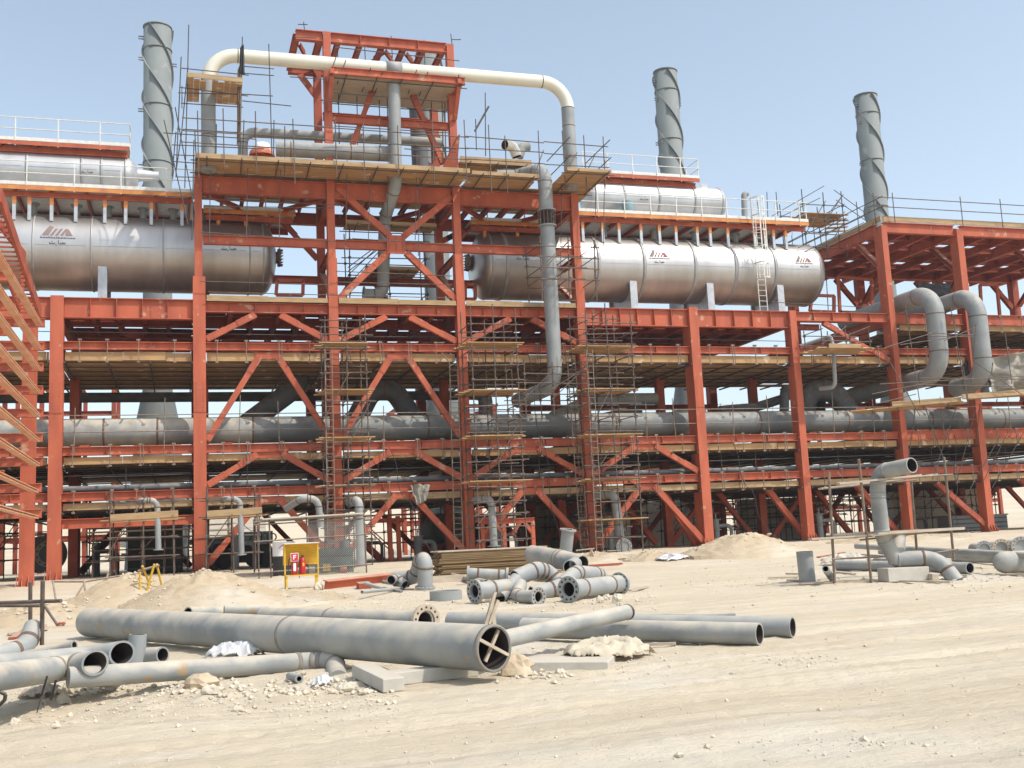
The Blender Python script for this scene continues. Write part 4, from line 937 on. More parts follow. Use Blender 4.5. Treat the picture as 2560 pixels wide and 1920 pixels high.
# guard rail of the top storey
Yr = 48.0; seg_ = []
for z in (19.75, 20.3, 20.85):
    for a, b in ((.2, 6.5), (6.2, 13.4), (13.2, 17.2), (17.2, 20.6)): seg_.append((V((a, Yr, z+random.uniform(-.04, .04))), V((b, Yr, z+random.uniform(-.04, .04)))))
for k in (.9, 2.0, 3.4, 5.1, 7.0, 8.3, 9.9, 11.6, 13.2, 14.4, 15.2, 16.9, 18.2, 19.3, 20.3):
    seg_.append((V((k, Yr-.05, 18.3+random.uniform(-.3, .4))), V((k+random.uniform(-.05, .05), Yr-.05, 21.0+random.uniform(0, .7)))))
for a, b in ((18.2, 19.4), (19.3, 20.4), (16.7, 17.6)): seg_.append((V((a, Yr, 19.3)), V((b, Yr+1.2, 20.9))))
for k in (18.2, 20.3): seg_ += [(V((k, 47, 19.9)), V((k, 50.4, 19.9))), (V((k, 47, 20.8)), V((k, 50.4, 20.8)))]
tubes('guard_rail', 'scaffold tube guard rail along the front edge of the top storey walkways', seg_, cat='railing')
tubes('scaffold', 'two lone poles and a slanting tube above the top rail right of the tower', [(PY(1214, 390, 49), PY(1213, 232, 49)), (PY(1191, 375, 49), PY(1189, 298, 49)), (PY(1187, 328, 49), PY(1222, 266, 49), .05)], 'tubedark')
# hanging standards in front of the upper bays
seg_ = []
for px, ya, yb in ((527, 400, 610), (620, 400, 600), (702, 390, 605), (868, 395, 612), (925, 440, 600), (972, 300, 590), (1042, 380, 600), (1050, 395, 640), (1405, 430, 700), (1512, 400, 640), (1490, 450, 700)):
    seg_.append((PY(px, ya, 49.2), PY(px-4, yb, 49.2)))
for px, py, qx, qy in ((500, 580, 840, 603), (510, 498, 840, 512), (510, 515, 830, 520), (880, 596, 1140, 612), (500, 703, 830, 712), (520, 730, 1130, 745), (840, 705, 1130, 712), (840, 678, 1130, 690)):
    seg_.append((PY(px, py, 49.7), PY(qx, qy, 49.7)))
tubes('scaffold', 'thin drop tubes and rails hanging across the X braced storey', seg_, 'tube', .02)
# upper left scaffold around the left riser
seg_ = []
P_ = lambda a, b, Y=48.3: PY(a, b, Y)
for q in ((472, 62, 462, 470), (453, 142, 440, 440), (606, 92, 600, 385), (672, 110, 680, 390), (470, 165, 455, 320), (541, 310, 540, 385), (440, 330, 430, 440), (487, 325, 492, 430), (485, 350, 480, 600), (438, 268, 490, 545), (410, 300, 470, 560), (455, 325, 440, 430), (610, 300, 607, 385), (685, 300, 684, 392), (712, 315, 712, 440)):
    seg_.append((P_(q[0], q[1]), P_(q[2], q[3])))
for q in ((452, 170, 622, 188), (600, 165, 685, 172), (595, 182, 685, 189), (448, 218, 620, 240), (445, 232, 625, 236), (605, 252, 728, 265), (452, 258, 608, 268), (442, 322, 605, 332), (408, 332, 640, 348), (430, 362, 660, 372), (436, 387, 500, 390), (428, 403, 492, 408), (438, 442, 490, 443), (600, 235, 682, 240)):
    seg_.append((P_(q[0], q[1], 48.2), P_(q[2], q[3], 48.2)))
for q in ((455, 215, 49.8, 455, 270, 47.6), (600, 215, 49.8, 600, 262, 47.6)): seg_.append((PY(*q[:3]), PY(*q[3:])))
t = tubes('scaffold', 'tall thin scaffold around the left riser of the ivory arch pipe', seg_, 'tubedark', .024)
z = PY(530, 228, 48.8).z; a = PY(468, 200, 48.8).x; b = PY(603, 215, 48.8).x
for k in range(9):
    if k == 3: continue
    mb = MB(); xx = a+(b-a)*k/9; mb.box(xx+.01, xx+(b-a)/9, 47.6+.1*(k % 3), 50.2 if k != 2 else 48.8, z, z+.05); mb.build('board', 'ply', t)
mb = MB(); mb.bar(V((a, 47.55, z+.15)), V((b, 47.6, z+.12)), .04, .22); mb.build('edge_board', 'plyend', t)
# dark cloth strips on the poles
def cloth(name, label, pts, m, cat, thick=.03, sub=6, amp=.12, seed=1):
    # pts: quad corners; wrinkled sheet with thickness
    a, b, c, d = pts; mb = MB(); vs = []; n = sub*3; nrm = (b-a).cross(d-a).normalized()
    for s in (0, 1):
        for j in range(n+1):
            for i in range(n+1):
                u, v = i/n, j/n; p = a.lerp(b, u).lerp(d.lerp(c, u), v)
                w_ = noise.fractal(V((u*3+seed, v*3, seed)), .8, 2.1, 4)*amp+amp*.7*math.sin(u*14+3*noise.noise(V((v*2, seed, u))))
                vs.append(p+nrm*(w_+s*thick)+(d-a)*(.04*noise.noise(V((u*4, seed, v*4)))))
    N = (n+1)**2; fs = []
    for j in range(n):
        for i in range(n):
            q = j*(n+1)+i; fs.append((q, q+1, q+n+2, q+n+1)); fs.append((N+q+n+1, N+q+n+2, N+q+1, N+q))
    for i in range(n):
        fs += [(i, N+i, N+i+1, i+1), (n*(n+1)+i+1, N+n*(n+1)+i+1, N+n*(n+1)+i, n*(n+1)+i), ((i+1)*(n+1), N+(i+1)*(n+1), N+i*(n+1), i*(n+1)), (i*(n+1)+n, N+i*(n+1)+n, N+(i+1)*(n+1)+n, (i+1)*(n+1)+n)]
    mb.add(vs, fs, True); return solo(mb, name, m, label, cat)
cloth('cloth_strip', 'ragged dark cloth strip tied to the pole in front of the ivory pipe', [PY(600, 118, 48.1), PY(610, 110, 48.1), PY(612, 185, 48.1), PY(598, 185, 48.1)], 'tarpdark', 'cloth', amp=.06)
cloth('cloth_strip', 'ragged dark cloth strip hanging beside the left riser platform', [PY(594, 170, 48.1), PY(604, 165, 48.1), PY(602, 350, 48.1), PY(592, 360, 48.1)], 'weld', 'cloth', amp=.05)
cloth('hanging_cloth', 'crumpled grey brown cloth hanging over the lowest front beam by the second brace pair', [PY(1026, 1212, 49.9), PY(1076, 1210, 49.9), PY(1066, 1252, 49.8), PY(1042, 1262, 49.8)], 'tarp', 'cloth', amp=.10, seed=4)
cloth('tarpaulin', 'torn grey brown tarpaulin wrapped on scaffold at the right edge', [PY(2478, 895, 48.5), PY(2600, 870, 48.5), PY(2600, 985, 48.5), PY(2480, 985, 48.5)], 'tarp', 'tarpaulin', amp=.35, sub=10, seed=6)
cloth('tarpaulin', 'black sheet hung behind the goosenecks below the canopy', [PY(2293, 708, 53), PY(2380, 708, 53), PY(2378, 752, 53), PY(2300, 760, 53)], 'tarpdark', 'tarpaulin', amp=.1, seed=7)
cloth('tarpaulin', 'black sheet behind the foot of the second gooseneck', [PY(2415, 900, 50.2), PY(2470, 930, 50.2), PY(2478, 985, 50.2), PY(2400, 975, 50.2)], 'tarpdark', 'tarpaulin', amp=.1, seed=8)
cloth('tarpaulin', 'added black panel standing in for the dark interior behind the wide elbow between two right columns', [PY(1985, 975, 55), PY(2065, 985, 55), PY(2065, 1050, 55), PY(1985, 1050, 55)], 'tarpdark', 'tarpaulin', amp=.05, seed=9)  # added dark panel imitating shade behind the elbow, no real tarpaulin
# tower inner scaffold
seg_ = []
for px, ya, yb in ((846, 225, 395), (892, 225, 395), (948, 250, 395), (968, 240, 395), (1078, 240, 395), (1105, 245, 400), (1112, 250, 400), (842, 100, 145), (911, 100, 165), (1060, 100, 170), (1132, 110, 250), (978, 90, 145), (795, 95, 135), (759, 55, 80), (1127, 85, 110)):
    seg_.append((PY(px, ya, 51.2), PY(px+3, yb, 51.2)))
for q in ((835, 232, 1120, 255), (800, 250, 1110, 276), (835, 315, 1120, 332), (800, 348, 1140, 372), (838, 118, 1148, 152), (838, 150, 1148, 178), (735, 92, 790, 95), (725, 192, 815, 198), (1010, 372, 1140, 380)):
    seg_.append((PY(q[0], q[1], 49.3), PY(q[2], q[3], 49.3)))
for px, py in ((865, 150), (927, 170), (957, 180), (1042, 175), (1070, 180), (1148, 187), (845, 130)): seg_.append((PY(px, py, 48.6), PZ(px-22, py+60, 23.8)))
for q in ((735, 55, 782, 55), (1118, 93, 1136, 93)): seg_.append((PY(q[0]+10, q[1]+6, 50.2), PY(q[0]+34, q[1]+6, 50.2)))
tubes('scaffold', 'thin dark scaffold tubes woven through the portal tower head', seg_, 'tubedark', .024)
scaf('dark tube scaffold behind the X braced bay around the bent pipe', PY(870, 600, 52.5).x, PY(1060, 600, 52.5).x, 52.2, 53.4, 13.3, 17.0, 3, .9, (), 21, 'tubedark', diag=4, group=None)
# canopy rails, stair scaffold at the right
seg_ = []
for z in (19.1, 19.65): seg_ += [(V((37.4, 49.9, z+.05)), V((56, 49.9, z))), (V((37.7, 49.6, z)), V((37.7, 62, z+.1)))]
for k in (38.6, 43.2, 46.0, 47.9, 50.5, 53): seg_.append((V((k, 49.9, 18.2)), V((k, 49.9, 20.0))))
for k in (50.4, 52, 54, 56.5, 59, 61.5): seg_.append((V((37.7, k, 17.9)), V((37.7, k, 20.1))))
tubes('guard_rail', 'scaffold tube guard rail around the canopy roof edge', seg_, cat='railing')
t = scaf('open stair scaffold with timber landing at the left corner of the canopy', PY(1990, 560, 55).x, PY(2085, 560, 55).x, 54, 56.5, 17.2, 21.2, 3, .85, [PY(2040, 535, 54).z], 31, 'tubedark', diag=5, group=None)
seg_ = [(PY(2090, 500, 54.5), PY(2180, 562, 54.5)), (PY(2085, 475, 54.5), PY(2160, 530, 54.5)), (PY(1930, 540, 54), PY(2060, 465, 55)), (PY(1890, 572, 54), PY(2050, 495, 55)), (PY(1900, 555, 54), PY(1893, 500, 54)), (PY(1920, 548, 54), PY(1917, 480, 54)), (PY(1945, 540, 54), PY(1940, 480, 54)), (PY(1995, 620, 52.5), PY(2160, 540, 52.5)), (PY(1990, 640, 52.5), PY(2160, 556, 52.5))]
tubes('scaffold', 'raking tubes and plank steps leading down from the stair scaffold landing', seg_, 'tubedark', .024, boards=[(PY(2062, 553+9*k, 54.6), PY(2082+0, 548+9*k, 54.6)+V((1.0, 0, .0)), .25) for k in range(4)])
tubes('scaffold', 'pair of upright dark poles beside the right drum end', [(PY(2072, 800, 54), PY(2065, 680, 54)), (PY(2086, 800, 54), PY(2082, 740, 54)), (PY(1925, 755, 50.6), PY(2160, 768, 50.6), .02)], 'tubedark')
# tubes around the goosenecks, leaning poles
seg_ = []
for q in ((2210, 870, 2345, 828), (2250, 862, 2440, 835), (2320, 832, 2430, 838), (2325, 840, 2432, 842), (2360, 852, 2440, 818), (2200, 960, 2560, 940), (2180, 985, 2330, 955), (2296, 962, 2560, 966), (2300, 945, 2560, 948), (2190, 1010, 2290, 985), (2200, 862, 2300, 1040), (2262, 760, 2300, 1010), (2376, 765, 2420, 1010), (2402, 880, 2420, 1000), (2512, 830, 2530, 960), (2430, 900, 2560, 990), (2440, 810, 2430, 960)):
    seg_.append((PY(q[0], q[1], 47.3), PY(q[2], q[3], 47.3)))
t = tubes('scaffold', 'loose web of thin tubes strung across the two goosenecks', seg_, 'tube', .024)
seg_ = []
for q in ((2290, 1010, 2264, 1200), (2390, 1020, 2330, 1200), (2440, 1020, 2390, 1210), (2500, 1090, 2410, 1250), (2520, 1080, 2460, 1200), (2560, 1080, 2480, 1220), (2310, 1010, 2360, 1150), (2450, 1010, 2440, 1110)):
    seg_.append((PY(q[0], q[1], 48.3), PY(q[2], q[3], 48.9)))
tubes('scaffold', 'leaning poles propped from the ground storey to the gooseneck staging', seg_, 'tubedark', .022)
a = PY(2125, 1028, 48.0); b = PY(2400, 1003, 48.0); c = PY(2405, 998, 47.8); e = PY(2620, 985, 47.8)
t = thing('timber_deck', 'narrow plank staging slung below the two goosenecks', 'timber deck', a)
for k in range(5):
    mb = MB(); o_ = V((.3*k, .24*k, 0)); mb.bar(a+o_, b+o_, .22, .05); mb.build('plank_row', 'ply', t); mb = MB(); mb.bar(c+o_+V((0, 0, .12)), e+o_+V((0, 0, .12)), .22, .05); mb.build('plank_row', 'ply', t)
mb = MB(); mb.bar(PY(2230, 1010, 47.9), PY(2402, 998, 47.9), .04, .25); mb.bar(PY(2405, 992, 47.7), PY(2620, 975, 47.7), .04, .28); mb.build('edge_board', 'plyend', t)
mb = MB(); 
for k in range(9): p = a.lerp(e, k/8); mb.tube(p+V((-.6, -.4, -.1)), p+V((.9, 1.4, -.1)), .026, 6)
mb.build('transom_row', 'tubedark', t)
# small hanging platform by the eighth column
t = scaf('small hanging platform with timber sides between two right columns', PY(2030, 860, 49).x, PY(2145, 860, 49).x, 48.0, 49.7, PY(2100, 880, 49).z, PY(2100, 825, 49).z, 3, .5, [PY(2090, 880, 49).z], 41, 'tube', group=None, tops=.1)
mb = MB(); z = PY(2110, 866, 48).z; mb.box(PY(2068, 860, 48).x, PY(2148, 860, 48).x, 47.85, 47.9, z-.1, z+.12); mb.build('edge_board', 'plyend', t)
# low handrail tubes in front of big pipe and along decks
seg_ = []
for z in (7.05, 7.78): seg_.append((V((-22, 50.05, z)), V((7.0, 50.05, z+.04)))); seg_.append((V((7.0, 50.05, z)), V((31, 50.05, z+.03)))); seg_.append((V((31, 50.05, z+.05)), V((52, 50.05, z)))) 
for k in (-4.3, -.6, 2.6, 4.4, 9.2, 14.5, 19.2, 22.6, 24.2, 27.5, 29.6, 33.5, 36, 40.5, 45): seg_.append((V((k, 50.0, 6.1)), V((k+random.uniform(-.1, .1), 50.0, 8.3+random.uniform(-.2, .5)))))
tubes('guard_rail', 'thin tube guard rail in front of the very long large grey pipe', seg_, 'tubelite', .022, cat='railing')
seg_ = []
for a, b in ((-20, .5), (-4, 7), (6, 14), (13, 25), (25, 38), (37, 52)): seg_.append((V((a, 50.6, 5.15)), V((b, 50.6, 5.25))))
for k in (-2.2, 3, 5.9, 9, 17, 22.9, 27, 29, 34, 40, 45): seg_.append((V((k, 50.6, 3.7)), V((k, 50.6, 5.6))))
tubes('guard_rail', 'thin dark tube guard rail above the lowest front beams', seg_, 'tubedark', .022, cat='railing')
seg_ = [(V((-6, 50.5, 11.6)), V((7, 50.5, 11.55))), (V((7, 50.5, 11.5)), V((20, 50.5, 11.6))), (V((20, 50.5, 11.6)), V((32, 50.5, 11.5)))]
tubes('guard_rail', 'single thin tube rail above the upper hung deck', seg_, 'tubedark', .018, cat='railing')
# ------------------------------------------------------------------ background behind the rack
def lattice(label, x0, x1, y, z1, nx, nz, m='primer2', depth_=6, seed=1):
    rnd = random.Random(seed); t = thing('steel_structure', label, 'steel frame', ((x0+x1)/2, y, .8), 'far red frames behind the pipe rack')
    X = [x0+(x1-x0)*i/(nx-1) for i in range(nx)]; Z = [1+(z1-1)*(i+1)/nz for i in range(nz)]
    for yy in (y, y+depth_):
        for q in X: mb = MB(); mb.ibeam(V((q, yy, gz(q, yy)-.1)), V((q, yy, z1)), .3, .28, V((0, 1, 0))); mb.build('post', m, t)
        for z in Z: mb = MB(); mb.ibeam(V((x0, yy, z)), V((x1, yy, z)), .3, .2); mb.build('beam', m, t)
    for i in range(nx-1):
        if rnd.random() < .7: k = rnd.randrange(nz-1); mb = MB(); mb.bar(V((X[i], y, Z[k])), V((X[i+1], y, Z[k+1])), .16, .16); mb.build('brace', m, t)
    for q in X:
        for z in Z: mb = MB(); mb.ibeam(V((q, y, z)), V((q, y+depth_, z)), .3, .2); mb.build('beam', m, t)
    return t
lattice('far red frame seen under the hung deck at the left', -11, -4.2, 78, 13.5, 4, 6, seed=2)
lattice('far red frame seen behind the second portal brace pair', 16.5, 24, 82, 12.2, 4, 5, seed=3)
lattice('far red frame seen past the corner column under the hung deck', 33, 46, 84, 11.0, 5, 5, seed=4)
lattice('far red frame seen between the right goosenecks', 56, 70, 80, 11.5, 5, 5, seed=5)
lattice('low far red frame on the slope behind the middle bays', 20, 30, 96, 6.0, 5, 2, seed=6, depth_=4)
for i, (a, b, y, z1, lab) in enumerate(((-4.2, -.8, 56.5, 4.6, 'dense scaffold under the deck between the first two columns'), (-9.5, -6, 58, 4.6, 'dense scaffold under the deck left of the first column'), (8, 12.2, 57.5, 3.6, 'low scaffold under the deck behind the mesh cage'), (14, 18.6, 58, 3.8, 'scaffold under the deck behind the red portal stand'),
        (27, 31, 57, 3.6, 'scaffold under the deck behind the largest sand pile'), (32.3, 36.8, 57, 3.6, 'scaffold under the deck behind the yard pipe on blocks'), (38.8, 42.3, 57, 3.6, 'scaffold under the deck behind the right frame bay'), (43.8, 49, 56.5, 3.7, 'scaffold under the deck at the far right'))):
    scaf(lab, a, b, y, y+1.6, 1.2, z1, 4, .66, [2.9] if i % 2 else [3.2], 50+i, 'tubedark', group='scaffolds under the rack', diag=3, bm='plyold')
for i, (a, b, y, z1, lab) in enumerate(((-3, 3, 70, 5.6, 'tube scaffold on the open ground behind the left bays'), (24, 32, 72, 5.5, 'tube scaffold on the open ground behind the right bays'), (40, 50, 73, 6.5, 'tube scaffold on the open ground behind the right frame'))):
    scaf(lab, a, b, y, y+2, 1.2, z1, 6, .8, [3.0, 4.6], 70+i, 'tubelite', group='scaffolds behind the rack', diag=4, bm='plyold')
def boxthing(name, label, cat, x0, x1, y0, y1, z0, z1, m, ribs=0, rm='machdark', group=None, cap=None):
    t = thing(name, label, cat, ((x0+x1)/2, y0, z0), group)
    mb = MB(); mb.box(x0, x1, y0, y1, z0, z1); mb.build('body', m, t)
    for k in range(ribs): z = z0+(z1-z0)*(k+.5)/ribs; mb = MB(); mb.box(x0+.06, x1-.06, y0-.04, y0-.002, z-.04, z+.03); mb.build('rib', rm, t)
    mb = MB(); mb.box(x0-.06, x1+.06, y0-.06, y1+.06, z1+.002, z1+.08); mb.build('top_plate', cap or m, t)
    return t
boxthing('duct_casing', 'dark ribbed duct casing standing under the first bay', 'duct', -2.3, .2, 55, 57.8, .85, 3.6, 'machdark', 6, 'pipedark')
boxthing('block_wall', 'pale block wall seen between the columns behind the largest sand pile', 'wall', 28.5, 33.5, 66, 66.4, .8, 4.4, 'wall', 4, 'concrete')
boxthing('container', 'long pale shed with red roof edge far behind the left bays', 'shed', -5, 9, 120, 128, 3.2, 7.3, 'wall', 2, 'concrete', cap='primer')
boxthing('machine_skid', 'low grey equipment skid under the rack behind the long yard pipes', 'machine', 44.5, 48.5, 55, 56.4, .9, 1.7, 'pipe', 3, 'pipedark')
boxthing('machine_skid', 'olive equipment block behind the corner column', 'machine', 21.3, 24.4, 57, 58.8, .9, 2.6, 'wall', 3, 'concrete')
boxthing('block_wall', 'long tan block wall in the shade behind the fourth portal bay', 'wall', 19.5, 27.5, 62.5, 63, .8, 3.6, 'wall', 3, 'concrete')
boxthing('block_wall', 'tan stacked block wall in the shade behind the yard pipe assembly', 'wall', 34.5, 40.5, 62.5, 63, .8, 3.4, 'wall', 5, 'concrete')
boxthing('block_wall', 'tan wall piece in the shade at the far right behind the tank', 'wall', 46, 53, 62.5, 63, .8, 3.6, 'wall', 4, 'concrete')
boxthing('machine_skid', 'dark pump block under the rack behind the fitting heap', 'machine', 14.2, 18.6, 61.5, 63.4, .85, 2.6, 'machdark', 3, 'pipedark')
scaf('crowded tube scaffold in the shade before the tan block wall', 21, 27.2, 60.8, 62, 1.1, 3.7, 6, .6, [2.4], 91, 'tubelite', group='scaffolds under the rack', diag=5, bm='plyold')
scaf('crowded tube scaffold in the shade behind the standing yard pipe', 33, 41, 60.8, 62, 1.1, 3.7, 6, .6, [2.8], 92, 'tube', group='scaffolds under the rack', diag=5, bm='plyold')
scaf('pale lattice of far scaffolding seen above the big pipe on the right', 46, 58, 92, 94, 9.5, 13.4, 8, .8, [], 95, 'galv', group=None, diag=8)
for k in range(4):
    mb = MB(); z = 8.3+.35*k; mb.ibeam(V((33+.5*k, 74+k, z)), V((42+.6*k, 74+k, z)), .26, .3); solo(mb, 'steel_beam', 'primer', ('lowest', 'second lowest', 'second highest', 'highest')[k]+' of four far red beams seen above the big pipe', 'steel beam', 'far red beams above the big pipe')
# dark drums under the rack
for i, (px, py, r, lab) in enumerate(((1140, 1318, .8, 'dark flanged drum lying under the rack behind the third scaffold bay'), (120, 1385, .9, 'dark drum lying under the rack beside the first column'))):
    c = PY(px, py, 57); t = thing('drum', lab, 'drum', c-V((0, 0, r)))
    mb = MB(); mb.lathe(c, V((-.3, 1, 0)), [(0, .02), (0, r*.6), (.05, r*.95), (.05, r), (2.4, r), (2.5, .02)], 28); mb.build('shell', 'pipedark', t)
    flange(t, c, V((-.3, 1, 0)), r*.7, .1, 12, 'tarp')
# red steel stair behind the second bay
t = thing('steel_stair', 'red steel stair with handrail under the rack behind the mesh cage', 'stair', PY(960, 1420, 54))
a = PY(915, 1360, 54.5); b = PY(985, 1425, 54.5)
for dy in (0, 1.0):
    mb = MB(); mb.bar(a+V((0, dy, 0)), b+V((0, dy, 0)), .05, .25); mb.build('stringer', 'primer', t)
    mb = MB(); mb.tube(a+V((0, dy, 1)), b+V((0, dy, 1)), .03); mb.build('handrail', 'primer', t)
    for k in range(4): p = a.lerp(b, k/3)+V((0, dy, 0)); mb = MB(); mb.tube(p, p+V((0, 0, 1)), .025); mb.build('rail_post', 'primer', t)
for k in range(7): p = a.lerp(b, (k+.5)/7); mb = MB(); mb.box(p.x-.15, p.x+.15, p.y, p.y+1, p.z-.02, p.z+.02); mb.build('tread', 'primer', t)
for (p, q) in ((992, 1002), (858, 868)):
    pass
t = thing('steel_portal', 'slender red inner frame standing under the second bay', 'steel frame', PY(1000, 1400, 53))
for px in (978, 1000): mb = MB(); mb.ibeam(PY(px, 1425, 53), PY(px-6, 1290, 53), .2, .2, V((0, 1, 0))); mb.build('post', 'primer', t)
mb = MB(); mb.ibeam(PY(930, 1302, 53), PY(1010, 1300, 53), .22, .2); mb.build('beam', 'primer', t)

# truck crane with lettered counterweight
t = thing('truck_crane', 'blue grey and black truck crane parked under the first portal bay, lettered counterweight', 'crane', PY(610, 1440, 55.5))
q = lambda px, py, Y=55.5: PY(px, py, Y)
mb = MB(); a = q(515, 1440); b = q(672, 1385); mb.box(a.x, b.x, 55.5, 58, a.z+.55, b.z); mb.build('chassis', 'machdark', t)
mb = MB(); a = q(608, 1362, 55.2); b = q(682, 1327, 55.2); mb.box(a.x, b.x, 55.2, 57.8, a.z, b.z); mb.build('counterweight', 'bluegrey', t)
mb = MB(); mb.box(q(585, 1370).x, b.x-.1, 55.4, 57.6, q(600, 1385).z, a.z-.01); mb.build('turntable', 'machdark', t)
fc = bpy.data.curves.new('lettering', 'FONT'); fc.body = 'KATO'; fc.size = .62; fc.extrude = .004; fc.align_x = 'CENTER'; fc.align_y = 'CENTER'
fo = bpy.data.objects.new('lettering', fc); scn.collection.objects.link(fo); me = bpy.data.meshes.new_from_object(fo); bpy.data.objects.remove(fo); 
fo = bpy.data.objects.new('lettering', me); scn.collection.objects.link(fo); me.materials.clear(); me.materials.append(M['ink']); fo.parent = t; fo.rotation_euler = (math.pi/2, 0, 0); fo.scale = (1.1, 1, 1)
fo.location = V(((a.x+b.x)/2, 55.17, (a.z+b.z)/2-.02))-wloc(t)
mb = MB(); mb.bar(q(600, 1350, 56.5), q(520, 1405, 58), .5, .5); mb.build('boom', 'machdark', t)
mb = MB(); a = q(512, 1400); b = q(560, 1352); mb.hexa([V((a.x, 55.6, a.z)), V((b.x, 55.6, a.z)), V((b.x, 57.6, a.z)), V((a.x, 57.6, a.z))], [V((a.x+.35, 55.7, b.z)), V((b.x, 55.7, b.z)), V((b.x, 57.5, b.z)), V((a.x+.35, 57.5, b.z))]); mb.build('cab', 'bluegrey', t)
mb = MB(); mb.box(a.x+.45, b.x-.12, 55.58, 55.62, (a.z+b.z)/2, b.z-.12); mb.build('cab_window', 'black', t)
for px in (535, 560, 640, 662):
    c = q(px, 1432); mb = MB(); c.z = gz(c.x, 55.5)+.55; mb.lathe(V((c.x, 55.45, c.z)), V((0, 1, 0)), [(0, .001), (0, .3), (.03, .3), (.03, .5), (.08, .55), (.35, .55), (.35, .01)], 24, smooth=False); mb.build('wheel', 'black', t)

# staging with timber sides in front of the first bays
def staging(label, px0, px1, ptop, pbot, pb, Y, seed, dy=1.5):
    a = PY(px0, pbot, Y); b = PY(px1, ptop, Y); zb_ = PY((px0+px1)/2, pb, Y).z
    t = scaf(label, a.x, b.x, Y, Y+dy, 1.0, b.z, 3, .75, [zb_-.12], seed, 'tube', group='timber sided stagings at the rack foot', diag=1, tops=.3)
    mb = MB(); mb.bar(V((a.x, Y-.1, zb_+.02)), V((b.x+.15, Y-.1, zb_+.10)), .04, .27); mb.build('side_board', 'plyend', t)
    mb = MB(); mb.bar(V((a.x, Y-.06, zb_-.14)), V((b.x+.15, Y-.06, zb_-.10)), .04, .1); mb.build('side_board', 'ply', t)
    return t
staging('tube staging with a tan board side in front of the first bay', 275, 436, 1228, 1440, 1293, 47.6, 81)
staging('tube staging with a tan board side just right of the first tall column', 518, 645, 1222, 1420, 1284, 47.6, 82)
scaf('lower board staging behind the first timber sided one', PY(230, 1400, 51).x, PY(470, 1400, 51).x, 51.2, 52.6, 1.1, PY(300, 1310, 51).z, 5, .5, [PY(300, 1330, 51).z], 83, group=None, bm='plyold')

# ------------------------------------------------------------------ mesh cage with generator
gA = G(648, 1462); gB = G(915, 1445); Yc = 42.0
ca = PY(650, 1470, Yc); cb = PY(918, 1450, Yc); ct = PY(780, 1300, Yc).z; zg_ = gz(ca.x, Yc)
t = thing('mesh_cage', 'wire mesh cage of tubes with a dusty board roof, behind the yellow extinguisher stand', 'cage', ((ca.x+cb.x)/2, Yc, zg_))
post = [PY(p, 1450, Yc).x for p in (648, 678, 772, 917)]
for x_ in post: mb = MB(); mb.tube(V((x_, Yc, zg_)), V((x_-.05, Yc, ct+.3)), .03); mb.build('post', 'tube', t)
for x_ in (ca.x, cb.x): mb = MB(); mb.tube(V((x_, Yc+3, zg_)), V((x_, Yc+3, ct+.2)), .03); mb.build('post', 'tube', t); 
for z in (ct, ct-.1-.0, PY(780, 1348, Yc).z, PY(780, 1450, Yc).z, PY(780, 1425, Yc).z): mb = MB(); mb.tube(V((ca.x-.2, Yc-.03, z)), V((cb.x+.2, Yc-.03, z+.1)), .026); mb.build('rail', 'tubelite', t)
for x_ in (ca.x, cb.x): mb = MB(); mb.tube(V((x_, Yc, ct)), V((x_, Yc+3, ct)), .026); mb.build('rail', 'tube', t)
mb = MB(); mb.bar(V((ca.x+.1, Yc+1.4, ct+.10)), V((cb.x-.1, Yc+1.4, ct+.18)), 3.2, .05); mb.build('roof_sheet', 'concrete', t)
mx0, mx1 = PY(772, 1400, Yc).x, cb.x; H = ct-.1-zg_
mb = MB(); st = .085; n = int((mx1-mx0+H)/st)
for k in range(n):
    u = -H+k*st
    for sg in (0, 1):
        x0_, z0_, x1_, z1_ = mx0+u, zg_+.05, mx0+u+H, zg_+.05+H
        if x0_ < mx0: z0_ += mx0-x0_; x0_ = mx0
        if x1_ > mx1: z1_ -= x1_-mx1; x1_ = mx1
        if x1_-x0_ < .02: continue
        if sg: x0_, x1_ = mx0+mx1-x0_, mx0+mx1-x1_
        mb.bar(V((x0_, Yc-.02+.004*sg, z0_)), V((x1_, Yc-.02+.004*sg, z1_)), .013, .008)
mb.build('chain_link', 'mesh', t)
mb = MB(); x_ = PY(712, 1400, 42.5).x; mb.tube(V((x_, 42.9, zg_)), V((x_, 42.9, PY(712, 1385, 42.5).z)), .42, 24); mb.tube(V((x_, 42.9, PY(712, 1385, 42.5).z)), V((x_, 42.9, PY(712, 1355, 42.5).z)), .425, 24)
t2 = thing('storage_drum', 'tall black drum with a white upper band and red arc emblem inside the mesh cage', 'drum', (x_, 42.9, zg_))
z1_, z2_ = PY(712, 1390, 42.5).z, PY(712, 1354, 42.5).z
mb = MB(); mb.tube(V((x_, 42.9, zg_)), V((x_, 42.9, z1_)), .42, 28); mb.build('drum_body', 'black', t2)
mb = MB(); mb.tube(V((x_, 42.9, z1_)), V((x_, 42.9, z2_)), .425, 28); mb.build('white_band', 'signw', t2)
mb = MB()
for k in range(8):
    a0_ = math.pi*(.15+.1*k); p = V((x_+.2*math.cos(a0_), 42.9-.44, z2_-.28+.16*math.sin(a0_))); a1_ = a0_+.3; r_ = V((x_+.2*math.cos(a1_), 42.9-.44, z2_-.28+.16*math.sin(a1_))); mb.bar(p, r_, .012, .03)
mb.build('arc_emblem', 'signr', t2)
t2 = boxthing('generator', 'teal generator set inside the mesh cage', 'generator', PY(800, 1440, 43).x, PY(885, 1440, 43).x, 43, 44.6, zg_, PY(840, 1375, 43).z, 'machine', 2)
mb = MB()
for px in (808, 818): a = PY(px, 1428, 42.95); mb.box(a.x, a.x+.13, 42.93, 42.99, a.z, a.z+.28)
mb.build('warning_plate', 'yellow', t2)
